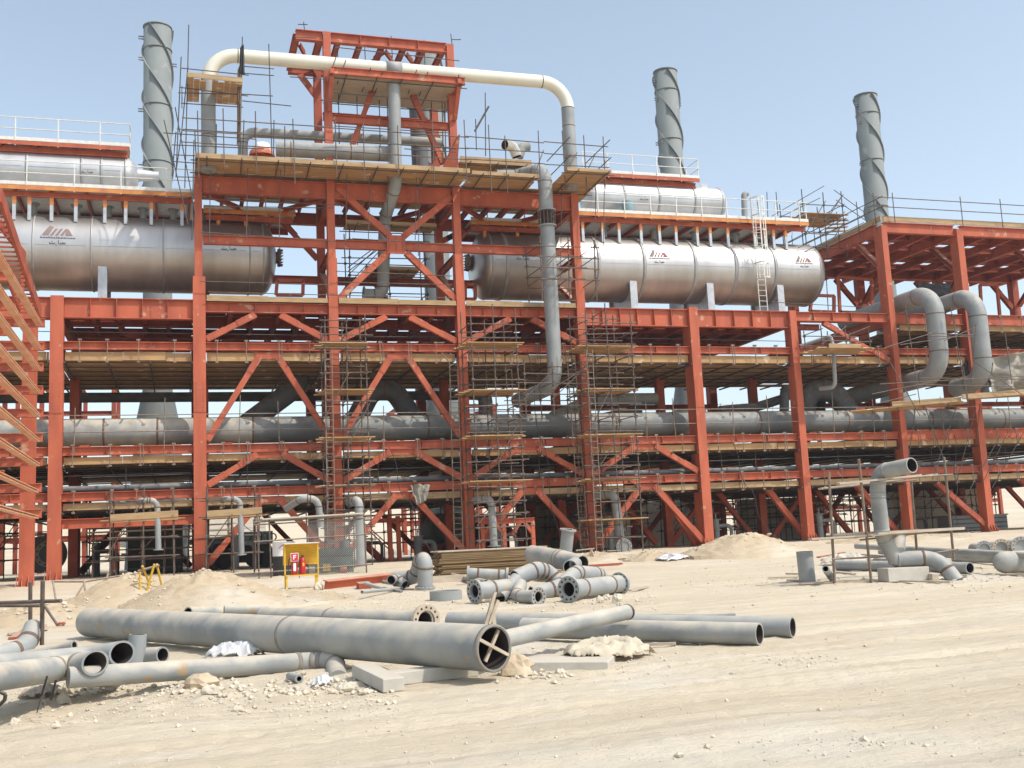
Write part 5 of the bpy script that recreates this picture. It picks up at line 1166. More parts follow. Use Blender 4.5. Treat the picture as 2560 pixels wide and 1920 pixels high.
mb = MB(); a = PY(850, 1425, 42.9); mb.tube(a, a+V((.25, 0, 0)), .12, 12); mb.build('red_cap', 'primer', t2)
mb = MB(); a = PY(862, 1352, 43.2); mb.tube(V((a.x, 43.4, zg_+.5)), V((a.x, 43.4, a.z)), .2, 16); mb.build('exhaust', 'pipedark', t2)

# ------------------------------------------------------------------ extinguisher stand
g = G(755, 1472); s = depth(g)/CF; W = 84*s; Hh = 114*s
t = thing('extinguisher_stand', 'yellow sheet metal stand with a lettered red sign, on the sand by the mesh cage', 'stand', g)
x0, x1, y0, z0 = g.x-W*.48, g.x+W*.5, g.y, g.z
for xx, yy in ((x0+.04, y0), (x1-.04, y0), (x0+.04, y0+.45), (x1-.04, y0+.45)):
    mb = MB(); mb.box(xx-.025, xx+.025, yy-.025, yy+.025, z0-.05, z0+Hh*.28); mb.build('leg', 'yellow', t)
mb = MB(); mb.box(x0, x1, y0-.06, y0+.5, z0+Hh*.28, z0+Hh*.28+.04); mb.build('shelf', 'yellow', t)
for xx in (x0, x1): mb = MB(); mb.box(xx-.02, xx+.02, y0+.06, y0+.12, z0+Hh*.32, z0+Hh*.98); mb.build('side_post', 'yellow', t)
# curved hood, ribbed
mb = MB(); K = 12; prof = []
for k in range(K+1):
    a = k/K; yy = y0+.42-.5*(a**2.2); zz = z0+Hh*(.52+.46*(1-(1-a)**1.6)); prof.append((yy, zz))
for k in range(K):
    (ya, za), (yb, zb_) = prof[k], prof[k+1]
    mb.hexa([V((x0-.03, ya, za)), V((x1+.03, ya, za)), V((x1+.03, ya+.014, za)), V((x0-.03, ya+.014, za))], [V((x0-.03, yb, zb_)), V((x1+.03, yb, zb_)), V((x1+.03, yb+.014, zb_+.004)), V((x0-.03, yb+.014, zb_+.004))])
    if k < 8: mb.box(x0-.02, x1+.02, ya-.02, ya-.001, za, za+.018)
mb.build('hood', 'yellow', t)
mb = MB(); mb.box(x0-.035, x1+.035, prof[-1][0]-.02, prof[-1][0]+.3, prof[-1][1], prof[-1][1]+.03); mb.build('hood_top', 'rail', t)
sx = x0+W*.28; sz = z0+Hh*.60; yy = y0+.02
mb = MB(); mb.box(sx-.12, sx+.12, yy-.02, yy, sz, sz+.26); o = mb.build('sign', 'signw', t)
mb = MB(); mb.box(sx-.105, sx+.105, yy-.026, yy-.021, sz+.015, sz+.245); mb.build('sign_face', 'signr', o)
mb = MB(); L = sx-.045; yq = yy-.030
mb.box(L, L+.03, yq-.003, yq, sz+.06, sz+.20); mb.box(L+.031, L+.095, yq-.003, yq, sz+.172, sz+.20); mb.box(L+.031, L+.08, yq-.003, yq, sz+.118, sz+.145); mb.build('letter', 'signw', o)
for k, (fx, hh, lab) in enumerate(((.28, .0, 'red fire extinguisher with white label and black hose, left on the stand shelf'), (.52, .02, 'red fire extinguisher with small yellow label, right on the stand shelf'))):
    c = V((x0+W*fx, y0+.12, z0+Hh*.28+.04)); e_ = thing('fire_extinguisher', lab, 'extinguisher', c, 'extinguishers on the yellow stand')
    mb = MB(); mb.lathe(c, V((0, 0, 1)), [(0, .001), (0, .085), (.03, .095), (.42+hh, .095), (.48+hh, .07), (.51+hh, .03), (.52+hh, .001)], 20); mb.build('cylinder', 'red', e_)
    mb = MB(); mb.box(c.x-.04, c.x+.04, c.y-.03, c.y+.03, c.z+.52+hh, c.z+.57+hh); mb.build('valve', 'black', e_)
    mb = MB(); pts, _ = fillet([c+V((-.03, 0, .55)), c+V((-.17, -.03, .5)), c+V((-.19, -.05, .12)), c+V((-.1, -.08, .02))] if k == 0 else [c+V((-.03, -.05, .55)), c+V((-.12, -.12, .5)), c+V((-.12, -.14, -.1))], .1); sweep(mb, pts, .012, 7); mb.build('hose', 'black', e_)
    mb = MB()
    for q_ in range(5):
        a0_ = -math.pi/2+(-.45+.18*q_ if k == 0 else -.1+.12*q_); a1_ = a0_+(.18 if k == 0 else .12); r_ = .0965
        za, zb_ = (.12, .36) if k == 0 else (.26, .36)
        mb.add([V((c.x+r_*math.cos(a_), c.y+r_*math.sin(a_), c.z+z_)) for a_, z_ in ((a0_, za), (a1_, za), (a1_, zb_), (a0_, zb_))], [(0, 1, 2, 3)])
    mb.build('label', 'signw' if k == 0 else 'yellow', e_)

# valve stands and hoses in the ground storey
VS = [(-3.6, 53.4, 'dark valve stand with handwheel between the first two columns'), (2.6, 54.2, 'grey valve stand with handwheel behind the truck crane'), (8.6, 53.0, 'dark valve stand with handwheel behind the inner red portal'), (11.6, 54.5, 'squat valve stand with handwheel behind the board stack'), (15.6, 53.4, 'valve stand with handwheel behind the small red portal stand'), (21.6, 53.2, 'tall valve stand with handwheel right of the corner column'), (28.0, 53.6, 'grey valve stand with handwheel behind the tallest right sand pile'), (34.2, 53.2, 'valve stand with handwheel behind the pipe scaffold'), (40.6, 53.6, 'dark valve stand with handwheel behind the stacked long pipes')]
for k, (vx, vy, lab) in enumerate(VS):
    rnd = random.Random(k+5); z0_ = gz(vx, vy); h_ = rnd.uniform(1.0, 1.8); r_ = rnd.uniform(.12, .2); m_ = 'machdark' if 'dark' in lab else 'pipe'
    t = thing('valve_stand', lab, 'valve', (vx, vy, z0_), 'valve stands in the ground storey')
    mb = MB(); mb.tube(V((vx, vy, z0_-.05)), V((vx, vy, z0_+h_)), r_, 16); mb.build('stand_pipe', m_, t)
    flange(t, V((vx, vy, z0_+h_*.6)), V((0, 0, 1)), r_*1.7, .05, 8, m_); flange(t, V((vx, vy, z0_+h_)), V((0, 0, 1)), r_*1.7, .05, 8, m_)
    pipe('branch', '', [V((vx, vy, z0_+h_*.75)), V((vx+.9, vy, z0_+h_*.75)), V((vx+.9, vy, z0_))], r_*.6, m_, parent=t, weld=False)
    mb = MB(); mb.tube(V((vx, vy, z0_+h_)), V((vx, vy, z0_+h_+.35)), .03); mb.build('spindle', 'galv', t)
    mb = MB(); mb.lathe(V((vx, vy, z0_+h_+.35)), V((0, 0, 1)), [(-.02, .20), (0, .22), (.02, .20), (0, .18)], 20, True); mb.bar(V((vx-.19, vy, z0_+h_+.35)), V((vx+.19, vy, z0_+h_+.35)), .02, .02); mb.build('handwheel', 'primer', t)
HS = [((2.0, 50.0, 4.1), (4.6, 49.4, 1.3), 'black cable hanging from the lowest deck beside the truck crane'), ((9.4, 50.0, 6.2), (11.0, 49.2, 1.2), 'black cable hanging past two decks behind the return bend'), ((16.4, 49.8, 10.8), (17.4, 49.2, 1.2), 'black cable hanging from the upper deck between the two right scaffold towers'), ((27.2, 49.8, 6.2), (28.6, 49.2, 1.3), 'black cable hanging behind the tallest right sand pile'), ((41.0, 49.8, 6.2), (40.0, 49.2, 1.2), 'black cable hanging down by the rightmost column pair')]
for a, b, lab in HS:
    a = V(a); b = V(b); pts = [a.lerp(b, q/14)+V((.12*math.sin(q), 0, -1.1*math.sin(math.pi*q/14)*(.35 if q < 7 else .12))) for q in range(15)]+[b+V((.7, -.3, -b.z+gz(b.x+.7, b.y-.3)+.03)), b+V((1.8, -.5, -b.z+gz(b.x+1.8, b.y-.5)+.03))]
    mb = MB(); sweep(mb, pts, .018, 6); solo(mb, 'cable', 'black', lab, 'cable', 'hanging site cables')
# ------------------------------------------------------------------ sand piles
def mnd(px, pyb, w_, hpx, label, seed, ry=None, **k):
    g = G(px, pyb); s = depth(g)/CF; rx = w_*s/2; ry = ry or rx*.8
    return mound(V((g.x, g.y+ry*.55, 0)), rx, ry, hpx*s*1.0, seed, label, **k)
mnd(520, 1530, 430, 98, 'broad pale sand pile in front of the first tall portal column', 1, ry=3.0)
mnd(690, 1512, 420, 34, 'low sand apron right of the broad pile, before the extinguisher stand', 11, ry=2.2)
mnd(320, 1520, 340, 78, 'low crumbly sand bank by the trench left of the broad pile', 6, ry=1.8)
mnd(1905, 1392, 330, 58, 'tallest sand pile on the right with a plank leaning on it', 2, ry=2.4)
mnd(1775, 1393, 150, 28, 'small sand pile touching the left foot of the tallest right pile', 3)
mnd(1645, 1400, 150, 22, 'flat sand pile beside the corner column', 4)
mnd(90, 1560, 330, 50, 'low sand bank at the left edge below the end frame column', 5, ry=1.5)
mnd(1500, 1400, 260, 16, 'low sand drift at the foot of the corner column and ladders', 14, ry=1.6)
mnd(2300, 1352, 420, 14, 'flat sand strip along the feet of the right columns', 8, ry=2.2)
def plank(label, a, b, w_=.2, h=.04, m='plyold', lift=.05, name='plank', cat='plank', group=None, ends=None):
    mb = MB(); mb.bar(a, b, w_, h); return solo(mb, name, m, label, cat, group)
plank('weathered plank leaning on the tallest right sand pile', G(1875, 1378)+V((0, -.3, .1)), PY(1924, 1334, G(1900, 1390).y+1.0), .16, .05)

# ------------------------------------------------------------------ pipes lying in the yard
def gpipe(label, a, b, base='b', r=None, lift=0, m='pipelite', open_=(True), welds=(), n=36, dz=(0, 0), inner=None, name='pipe', bend=None, cut=None, cat='pipe', group=None):
    A, B = (a, b) if base == 'b' else (b, a)          # B is the end that touches the ground
    g = G(B[0], B[1]+B[2]/2, lift); d = depth(g); rr = r or B[2]*d/CF/2
    pb = PD(B[0], B[1], d); pa = PD(A[0], A[1], 2*rr*CF/A[2])
    lo_ = gz(pa.x, pa.y)+rr*.8
    if pa.z < lo_: k = (EYE.z-lo_)/(EYE.z-pa.z); pa = EYE+(pa-EYE)*max(.6, k)
    P0, P1 = (pa, pb) if base == 'b' else (pb, pa)
    o = pipe(name, label, [P0, P1], rr, m, open_=open_, weld=bool(welds), welds=welds, n=n, cat=cat, group=group, cut=cut)
    o['_a'] = tuple(P0); o['_b'] = tuple(P1); o['_r'] = rr
    return o, P0, P1, rr
big, b0, b1, br = gpipe('largest grey pipe in the yard, crossed sticks wedged in its open right end', (224, 1555, 71), (1235, 1621, 116), lift=.12, welds=(.62,))
mb = MB(); mb.lathe(b1, b1-b0, [(-.05, br-.005), (-.05, br+.005), (.008, br+.005), (.008, br-.016)], 36); mb.build('rim', 'seam', big)
dB = (b1-b0).normalized(); sd = dB.cross(V((0, 0, 1))).normalized(); upB = sd.cross(dB)
def onface(px, py, e=0):
    d = ray(px, py); return EYE+d*((b1+dB*e-EYE).dot(dB)/d.dot(dB))
mb = MB(); mb.bar(onface(1197, 1598, -.01), onface(1271, 1638, -.01), .035, .03, dB); solo(mb, 'stick', 'plyold', 'lighter stick wedged across the open end of the largest pipe', 'stick')
mb = MB(); mb.bar(onface(1247, 1572, -.06), onface(1213, 1654, -.06), .035, .03, dB); solo(mb, 'stick', 'plyold', 'steeper stick wedged inside the open end of the largest pipe', 'stick')
c = b1+sd*0
for k, (q, r_, lab) in enumerate((((1214, 1560), (1238, 1480), 'rough stake standing upright behind the largest pipe end'), ((1222, 1560), (1244, 1500), 'split stake crossing the upright one behind the largest pipe end'), ((1236, 1570), (1228, 1496), 'short stake leaning left behind the largest pipe end'))):
    D_ = depth(b1)+.6; mb = MB(); mb.bar(PD(*q, D_), PD(*r_, D_+.1), .05, .035); solo(mb, 'stake', 'plyold', lab, 'stake')
pipe('pipe', 'grey pipe with open mouth at lower left, front one of the pair', [PD(-90, 1704, 10.6), PD(160, 1670, 13.1), PD(238, 1657, 12.75)], .148, 'pipelite', R=.2, open_=True, n=36, cut=V((.32, -.95, .0)))
pipe('pipe', 'grey pipe with open mouth at lower left, rear one of the pair', [PD(-90, 1678, 11.6), PD(215, 1646, 13.7), PD(305, 1633, 13.3)], .15, 'pipe', R=.2, open_=True, n=36, weld=False, cut=V((.32, -.95, .0)))
gA = G(226, 1712); d_ = depth(gA); r_ = .125
pe = [PD(170, 1694, 12.7), PD(764, 1655, 14.35), PD(836, 1652, 14.3), PD(846, 1700, 13.5)]
pipe('pipe', 'long slim grey pipe with a rust banded elbow at its right end', pe, r_, 'pipelite', R=.3, n=28, welds=())
g = G(60, 1640); pipe('pipe', 'blue grey pipe elbow with closed end curling up at the left edge', [PD(-40, 1648, 15.5), PD(62, 1622, 16.2), PD(86, 1566, 16.6)], .145, 'bluegrey' if 0 else 'pipe', R=.5, n=28)
gpipe('short pale pipe behind the open mouthed pair at the left', (60, 1640, 20), (186, 1613, 21), r=.07, lift=.25, m='pipelite')
gpipe('thinner pipe piece beside the short pale one at the left', (40, 1650, 18), (118, 1628, 16), r=.05, lift=.25, m='pipe')
c = PD(345, 1586, 13.9); pipe('pipe', 'upright open pipe cup standing behind the pair of open mouths', [c, c+V((-.01, 0, -.16)), c+V((-.06, -.02, -.38))], .11, 'pipe', R=.3, open_=True, n=28, weld=False)
gpipe('short open pipe half hidden behind the long slim one', (350, 1640, 38), (407, 1637, 43), r=.115, m='pipelite')
gpipe('dark open pipe mouth under the long slim pipe', (230, 1690, 50), (287, 1697, 52), r=.12, m='pipe')
gpipe('small dark open pipe end below the rust banded elbow', (725, 1690, 18), (748, 1697, 22), m='pipe', r=.05)
fl_, f0, f1, fr = gpipe('grey pipe behind the largest one, wide bolted flange on its right end', (660, 1541, 40), (1062, 1553, 52), lift=.05, m='pipelite', welds=(.45,), base='b')
flange(fl_, f1+(f1-f0).normalized()*.02, (f1-f0).normalized()*1.0+V((.25, -.75, 0)), fr*1.62, .06, 14, 'plyold', inner=fr*1.02)
gpipe('short thin pale pipe lying behind the largest one at its left half', (560, 1524, 20), (672, 1523, 22), m='pipelite', r=None)
gpipe('short pale pipe stub poking up behind the largest pipe', (470, 1530, 20), (545, 1530, 24), m='pipelite')
A_, a0_, a1_, ar_ = gpipe('grey open pipe nearest the road at right of the largest pipe', (1310, 1569, 46), (1899, 1585, 56), m='pipelite', welds=())
B_, c0_, c1_, cr_ = gpipe('grey open pipe behind the nearer one, reaching farthest right', (1125, 1552, 40), (1982, 1568, 53), m='pipe', welds=(.55,))
gpipe('thin grey pipe with rusty mouth, rearmost of the parallel yard pipes', (1120, 1541, 11), (1838, 1539, 14), m='pipelite', n=20)
da = depth(a0_); pp = PD(1568, 1530, .22*CF/38); p2 = PD(1215, 1608, .22*CF/46)
o = pipe('pipe', 'grey pipe lying slantwise on top of the parallel yard pipes, dark capped end', [p2, pp], .11, 'pipelite', weld=False, n=36)
mb = MB(); dd = (pp-p2).normalized(); mb.lathe(pp, dd, [(-.03, .108), (-.03, .115), (.02, .115), (.02, .09), (.02, .001)], 36, smooth=False); mb.build('end_cap', 'machdark', o)
# spools with flanges
def spool(label, a, b, fa=None, fb=None, base='b', m='pipe', welds=(.25, .8), bolts=12, open_=True, lift=.0, r=None):
    o, p0, p1, rr = gpipe(label, a, b, base=base, m=m, welds=welds, lift=lift, r=r)
    d = (p1-p0).normalized()
    if fa: flange(o, p0-d*.02, d, rr*fa, .07, bolts, m, inner=rr*.78)
    if fb: flange(o, p1+d*.02, d, rr*fb, .07, bolts, m, inner=rr*.78)
    return o, p0, p1, rr
spool('flanged grey spool at the front left of the fitting heap, rusty flange facing left', (1190, 1478, 43), (1268, 1468, 42), 1.42, None, base='a', welds=(.5,), lift=.08)
spool('long flanged grey spool at the right of the fitting heap', (1424, 1473, 46), (1548, 1459, 43), 1.42, 1.30, base='a', lift=.08)
spool('flanged grey spool lying at the back of the fitting heap before the board stack', (1172, 1433, 27), (1266, 1438, 27), 1.35, 1.42, base='b', lift=.06)
def bent(label, pp, r, m='pipe', R=None, open_=True, fl=None, group=None, **k):
    # pp: (px, py, axial depth)
    P_ = [PD(*q) for q in pp]; o = pipe('pipe_fitting', label, P_, r, m, R=R or r*2.2, open_=open_, n=26, cat='pipe fitting', **k)
    if fl: e, f_ = fl; p, q = (P_[-1], P_[-2]) if e else (P_[0], P_[1]); flange(o, p, (p-q), r*f_, .06, 12, m, inner=r*.78)
    return o
D0 = depth(G(1350, 1510))
bent('small flanged pipe elbow in front of the fitting heap, ringed mouth facing the road', [(1302, 1462, D0+1.2), (1292, 1492, D0+.5), (1345, 1492, D0)], .15, 'pipelite', R=.26, fl=(1, 1.45))
D1 = D0+1.0
bent('curved grey double bend passing behind the long right spool', [(1330, 1486, D1), (1395, 1470, D1+.3), (1440, 1432, D1+1.2), (1492, 1436, D1+2.0), (1506, 1446, D1+2.2)], .185, 'pipe', R=.5)
bent('arched grey pipe fitting in the middle of the heap', [(1288, 1446, D1+.6), (1340, 1424, D1+1), (1370, 1430, D1+1.3), (1395, 1458, D1+1.2)], .20, 'pipe', R=.42)
bent('short angled stub fitting between the front spool and the arched one', [(1250, 1494, D1-.3), (1268, 1474, D1), (1292, 1446, D1+.3)], .15, 'pipe', R=.3)
D2 = depth(G(1430, 1445, .1))
bent('fat grey elbow at the back of the heap with open dark mouth', [(1330, 1386, D2+3), (1400, 1398, D2+1.6), (1455, 1412, D2+.9)], .36*.8, 'pipelite', R=.5)
gpipe('round dark open pipe mouth leaning on the fat elbow', (1438, 1410, 34), (1425, 1418, 36), m='pipe', name='pipe_fitting', cat='pipe fitting', lift=.25)
gpipe('short pipe end poking from behind the arched fitting', (1345, 1436, 22), (1378, 1432, 24), m='pipelite', name='pipe_fitting', cat='pipe fitting', lift=.12)
gpipe('slim pale pipe lying slantwise left of the fitting heap', (1106, 1434, 12), (1215, 1456, 15), m='pipelite', n=20)
c = G(1125, 1503); s = depth(c)/CF
t = thing('pipe_ring', 'wide low grey pipe ring lying flat at the left of the fitting heap', 'pipe ring', c)
cc = c+V((0, 43*s, 0)); mb = MB(); mb.lathe(cc, V((0, 0, 1)), [(0, 41*s), (25*s, 41*s), (25*s, 38*s), (0, 38*s)], 40, True, False); mb.build('ring_wall', 'bluegrey' if 0 else 'pipe', t)
D3 = depth(G(1063, 1475)); gE = G(1063, 1470)
bent('grey return bend standing on its dark flange left of the heap', [(1063, 1468, D3), (1063, 1400, D3), (1052, 1398, D3+.4), (1040, 1442, D3+.7), (985, 1448, D3+.9)], .22*.95, 'pipe', R=.32, fl=(0, 1.35))
bent('small grey elbow beside the return bend', [(978, 1450, D3+.3), (990, 1445, D3+.6), (1012, 1462, D3+.4)], .14, 'pipe', R=.2)
for k, (a, b) in enumerate((((912, 1458, 7), (965, 1473, 9)), ((930, 1466, 6), (1005, 1478, 7)), ((958, 1455, 6), (1020, 1464, 11)), ((905, 1480, 7), (1008, 1470, 8)))):
    gpipe(('thin grey pipe of the small bundle, slanting down to the right', 'thin grey pipe in the middle of the small bundle', 'thin grey pipe of the small bundle with a dark open end', 'thin grey pipe lying in front of the small bundle')[k], a, b, m='pipe', n=12, group='thin pipes in the small bundle', base='b')
# red beam on the ground
a = G(812, 1474)+V((0, 0, .12)); b = G(1010, 1452)+V((0, 0, .14)); mb = MB(); mb.ibeam(a, b, .3, .2, V((0, -.35, 1))); solo(mb, 'steel_beam', 'primer', 'red steel beam lying on the sand left of the return bend', 'steel beam')
a = G(905, 1472)+V((0, 0, .1)); mb = MB(); mb.hexa([a+V((-.12, -.2, -.1)), a+V((.25, -.2, -.1)), a+V((.25, .3, -.1)), a+V((-.12, .3, -.1))], [a+V((-.12, -.2, .06)), a+V((.25, -.2, .06)), a+V((.25, .3, .1)), a+V((-.12, .3, .1))]); solo(mb, 'steel_offcut', 'primer2', 'small red steel offcut in front of the lying beam', 'steel offcut')
a = G(1000, 1462)+V((0, 0, .1)); b = G(1185, 1452)+V((0, 0, .1)); mb = MB(); mb.bar(a, b, .3, .22); solo(mb, 'timber_beam', 'plyold', 'thick pale timber beam behind the return bend', 'timber beam')
# board stack
gs = G(1110, 1448); s = depth(gs)/CF
X0, X1 = gs.x-.05, gs.x+292*s; z0 = gs.z; Yb = gs.y+.3; Hb = 66*s
t = thing('board_stack', 'long stack of scaffold boards on the sand behind the pipe fittings', 'board stack', (X0, Yb, z0)); rnd = random.Random(4)
nl = 16
for k in range(nl):
    mb = MB(); lx = rnd.uniform(-.10, .10); rx_ = rnd.uniform(-.25, .25)+(-.15 if k > nl-3 else 0); yj = rnd.uniform(-.04, .04)
    for j in range(5): mb.box(X0+lx+rnd.uniform(0, .05), X1+rx_+rnd.uniform(-.15, .1), Yb+yj+j*.235, Yb+yj+j*.235+.225, z0+.06+k*(Hb/nl), z0+.06+k*(Hb/nl)+Hb/nl*.86)
    mb.build('board_layer', 'plystack' if k < nl-1 else 'plyold', t)
rnd = random.Random(9)
for k in range(10):
    zz = z0+.03+k*.08; mb = MB(); mb.box(X1+rnd.uniform(-.3, .0), X1+rnd.uniform(.35, .62)-k*.02, Yb-.25+rnd.uniform(-.05, .05), Yb-.02, zz, zz+.055); mb.build('loose_board', 'plystack', t)
# red portal stand behind the stack
gp = G(1270, 1400); Ys = gp.y+4
Xs = [PY(p, 1372, Ys).x for p in (1208, 1262, 1277, 1334)]; zt_ = PY(1270, 1297, Ys).z; zbs = gz(Xs[0], Ys)-.1
t = thing('steel_portal', 'small red steel portal stand with haunched legs behind the board stack', 'steel stand', (Xs[0], Ys, zbs))
for i, x_ in enumerate(Xs):
    mb = MB(); mb.ibeam(V((x_, Ys+(1.2 if i == 2 else 0), zbs)), V((x_, Ys+(1.2 if i == 2 else 0), zt_-.2)), .18, .18, V((0, 1, 0))); mb.build('leg', 'primer', t)
mb = MB(); mb.ibeam(V((Xs[0]-.1, Ys, zt_-.1)), V((Xs[3]+.1, Ys, zt_-.1)), .22, .18); mb.ibeam(V((Xs[2]-.1, Ys+1.2, zt_-.1)), V((Xs[3]+.1, Ys+1.2, zt_-.1)), .22, .18); mb.build('beam', 'primer', t)
for x_, sg in ((Xs[0], 1), (Xs[1], -1), (Xs[2]+.1, 1), (Xs[3], -1)): mb = MB(); mb.bar(V((x_, Ys, zt_-.75)), V((x_+sg*.4, Ys, zt_-.2)), .14, .16); mb.build('haunch', 'primer', t)
# elbow with upward flange, trestle, plates by the corner column
Dk = depth(G(1410, 1425))+4
bent('grey elbow with an upturned flange beside the fat heap elbow', [(1378, 1408, Dk+.6), (1412, 1400, Dk), (1420, 1325, Dk)], .25, 'pipe', R=.4, fl=(1, 1.3))
t = thing('trestle', 'worn pale steel trestle at the foot of the right scaffold tower', 'trestle', PD(1490, 1410, Dk+2))
for a, b in (((1462, 1408), (1480, 1372)), ((1490, 1408), (1478, 1372)), ((1475, 1405), (1480, 1372)), ((1430, 1402), (1425, 1374)), ((1440, 1376), (1486, 1371))): mb = MB(); mb.bar(PD(*a, Dk+2), PD(*b, Dk+2), .07, .05); mb.build('leg', 'plyold', t)
mb = MB(); g = G(1495, 1418); 
for k in range(5): mb.bar(g+V((-1.3+.05*k, .15*k, .04+.03*(k % 2))), g+V((.9+.1*k, .2+.15*k, .05+.03*(k % 2))), .10, .04)
solo(mb, 'steel_strips', 'primer2', 'flat bundle of rusty steel strips by the corner column foot', 'steel strips')
mb = MB(); 
g = G(1775, 1397)
for k in range(7): mb.bar(g+V((-2+.3*k, .14*k, .05+.04*(k % 3))), g+V((1.4+.3*(k % 4), .3+.12*k, .08+.04*(k % 2))), .07, .05)
solo(mb, 'rebar_bundle', 'weld', 'bundle of rusty bars lying before the small right sand pile', 'steel bars')
mb = MB(); g = G(1610, 1398)
for k in range(5): mb.bar(g+V((-1.1+.2*k, .14*k, .05)), g+V((.9+.1*k, .3+.12*k, .09)), .06, .05)
solo(mb, 'rebar_bundle', 'weld', 'short rusty bars lying by the third scaffold tower foot', 'steel bars')
def blob(name, label, c, rx, ry, rz, m, cat, seed, amp=.35, n=16, sub=.9, group=None, flat=True):
    mb = MB(); vs = []; fs = []; N = n*2
    for j in range(n+1):
        th = math.pi*j/n
        for i in range(N):
            ph = 2*math.pi*i/N; d = V((math.sin(th)*math.cos(ph), math.sin(th)*math.sin(ph), math.cos(th)))
            f = 1+amp*noise.fractal(d*1.3+V((seed*7.1, seed, 0)), .8, 2.1, 4)
            cell = noise.cell(d*1.6+V((seed*3.3, 0, seed))) if flat else 0
            f *= 1+.12*cell
            vs.append(c+V((d.x*rx*f, d.y*ry*f, max(-.3*rz, d.z*rz*f))))
    for j in range(n):
        for i in range(N): fs.append((j*N+i, (j+1)*N+i, (j+1)*N+(i+1) % N, j*N+(i+1) % N))
    mb.add(vs, fs, not flat); return solo(mb, name, m, label, cat, group)
def rock(label, px, py, w_, h, seed, m='rock', **k):
    g = G(px, py); s = depth(g)/CF; return blob('rock', label, g+V((0, w_*s*.3, h*s*.25)), w_*s*.5, w_*s*.42, h*s*.75, m, 'rock', seed, n=7, **k)
rock('large tan rock wedged against the right end of the largest pipe', 1300, 1690, 88, 52, 1, m='rocktan')
rock('pale angular rock, rightmost by the long flanged spool', 1548, 1507, 28, 22, 2)
rock('pointed white rock left of the angular one by the long spool', 1503, 1508, 18, 18, 3)
rock('small pale rock between two others by the long spool', 1520, 1500, 20, 15, 4)
rock('low pale rock in front of the angular one by the long spool', 1552, 1514, 17, 8, 5)
rock('white rock at the foot of the yellow extinguisher stand', 797, 1475, 24, 18, 6)
rock('half buried tan rock below the long slim pipe', 505, 1722, 90, 34, 7, m='rocktan')
rock('pale rounded rock right of the tan one below the long slim pipe', 530, 1736, 52, 22, 8)
rock('pale rock under the front open mouthed pipe', 158, 1760, 36, 26, 9)
rock('pale rock right of the rust banded elbow', 865, 1730, 44, 20, 10)
rock('small tan rock beside the concrete block', 915, 1736, 34, 14, 11)
rock('small reddish rock at the lower left corner', 35, 1812, 26, 15, 12)
rock('small pinkish rock on the sand left of centre at the bottom', 138, 1822, 26, 12, 13)
rock('flat tan rock standing on the left sand, lower left', 595, 1780, 32, 14, 14)
rock('grey rock fragment by the left concrete block corner', 880, 1722, 30, 16, 15)
# scattered stones: uncountable
rnd = random.Random(12); mb = MB()
def pebble(p, r):
    vs = []; 
    for d in ((1, 0, 0), (-1, 0, 0), (0, 1, 0), (0, -1, 0), (0, 0, 1), (.7, .7, .5), (-.7, .6, .4), (.6, -.7, .5), (-.6, -.7, .6)):
        vs.append(p+V(d)*r*rnd.uniform(.6, 1.2))
    mb.add(vs, [(0, 5, 7), (5, 4, 7), (5, 2, 6), (5, 6, 4), (6, 1, 8), (6, 8, 4), (8, 3, 7), (8, 7, 4), (0, 2, 5), (2, 1, 6), (1, 3, 8), (3, 0, 7)])
for k in range(7500):
    u = rnd.random()
    if u < .34: px, py = rnd.uniform(0, 1000), rnd.gauss(1745, 28)
    elif u < .42: px, py = rnd.uniform(150, 900), rnd.gauss(1500, 30)
    elif u < .56: px, py = rnd.uniform(850, 1650), rnd.gauss(1500, 26)
    elif u < .72: px, py = rnd.uniform(1700, 2560), rnd.gauss(1420, 32)
    elif u < .76: px, py = rnd.gauss(1990, 60), rnd.gauss(1650, 8)
    elif u < .775: px, py = rnd.gauss(2180, 110), rnd.gauss(1855, 7)
    elif u < .86: px, py = rnd.gauss(1450, 150), rnd.gauss(1650, 22)
    else: px, py = rnd.uniform(0, 2560), rnd.uniform(1450, 1915)

    if py < 1405: continue
    g = G(px, min(py, 1915)) if 0 else None
    h_ = 1349-(px-1280)*.0471; 
    if py-h_ < 50: continue
    zg0 = .35; d0 = (1.6-zg0*sm(12, 35, 1.4*CF/(py-h_)))*CF/(py-h_); p = PD(px, py, d0); p.z = gz(p.x, p.y)
    pebble(p, min(.045, rnd.expovariate(1/.0055)+.0035)*(1.6 if d0 > 20 else 1))
for v in rnd.sample(MV, 1500): pebble(v, min(.07, rnd.expovariate(1/.018)+.008))
for k in range(420):
    q = rnd.random()
    px, py = (rnd.uniform(150, 980), rnd.gauss(1722, 16)) if q < .6 else ((rnd.gauss(1340, 60), rnd.gauss(1690, 6)) if q < .7 else ((rnd.uniform(850, 1650), rnd.gauss(1505, 12)) if q < .85 else (rnd.uniform(1980, 2560), rnd.gauss(1432, 14))))
    p = G(px, py); pebble(p, rnd.uniform(.015, .055))
o = mb.build('loose_stones', 'rock'); o['kind'] = 'stuff'
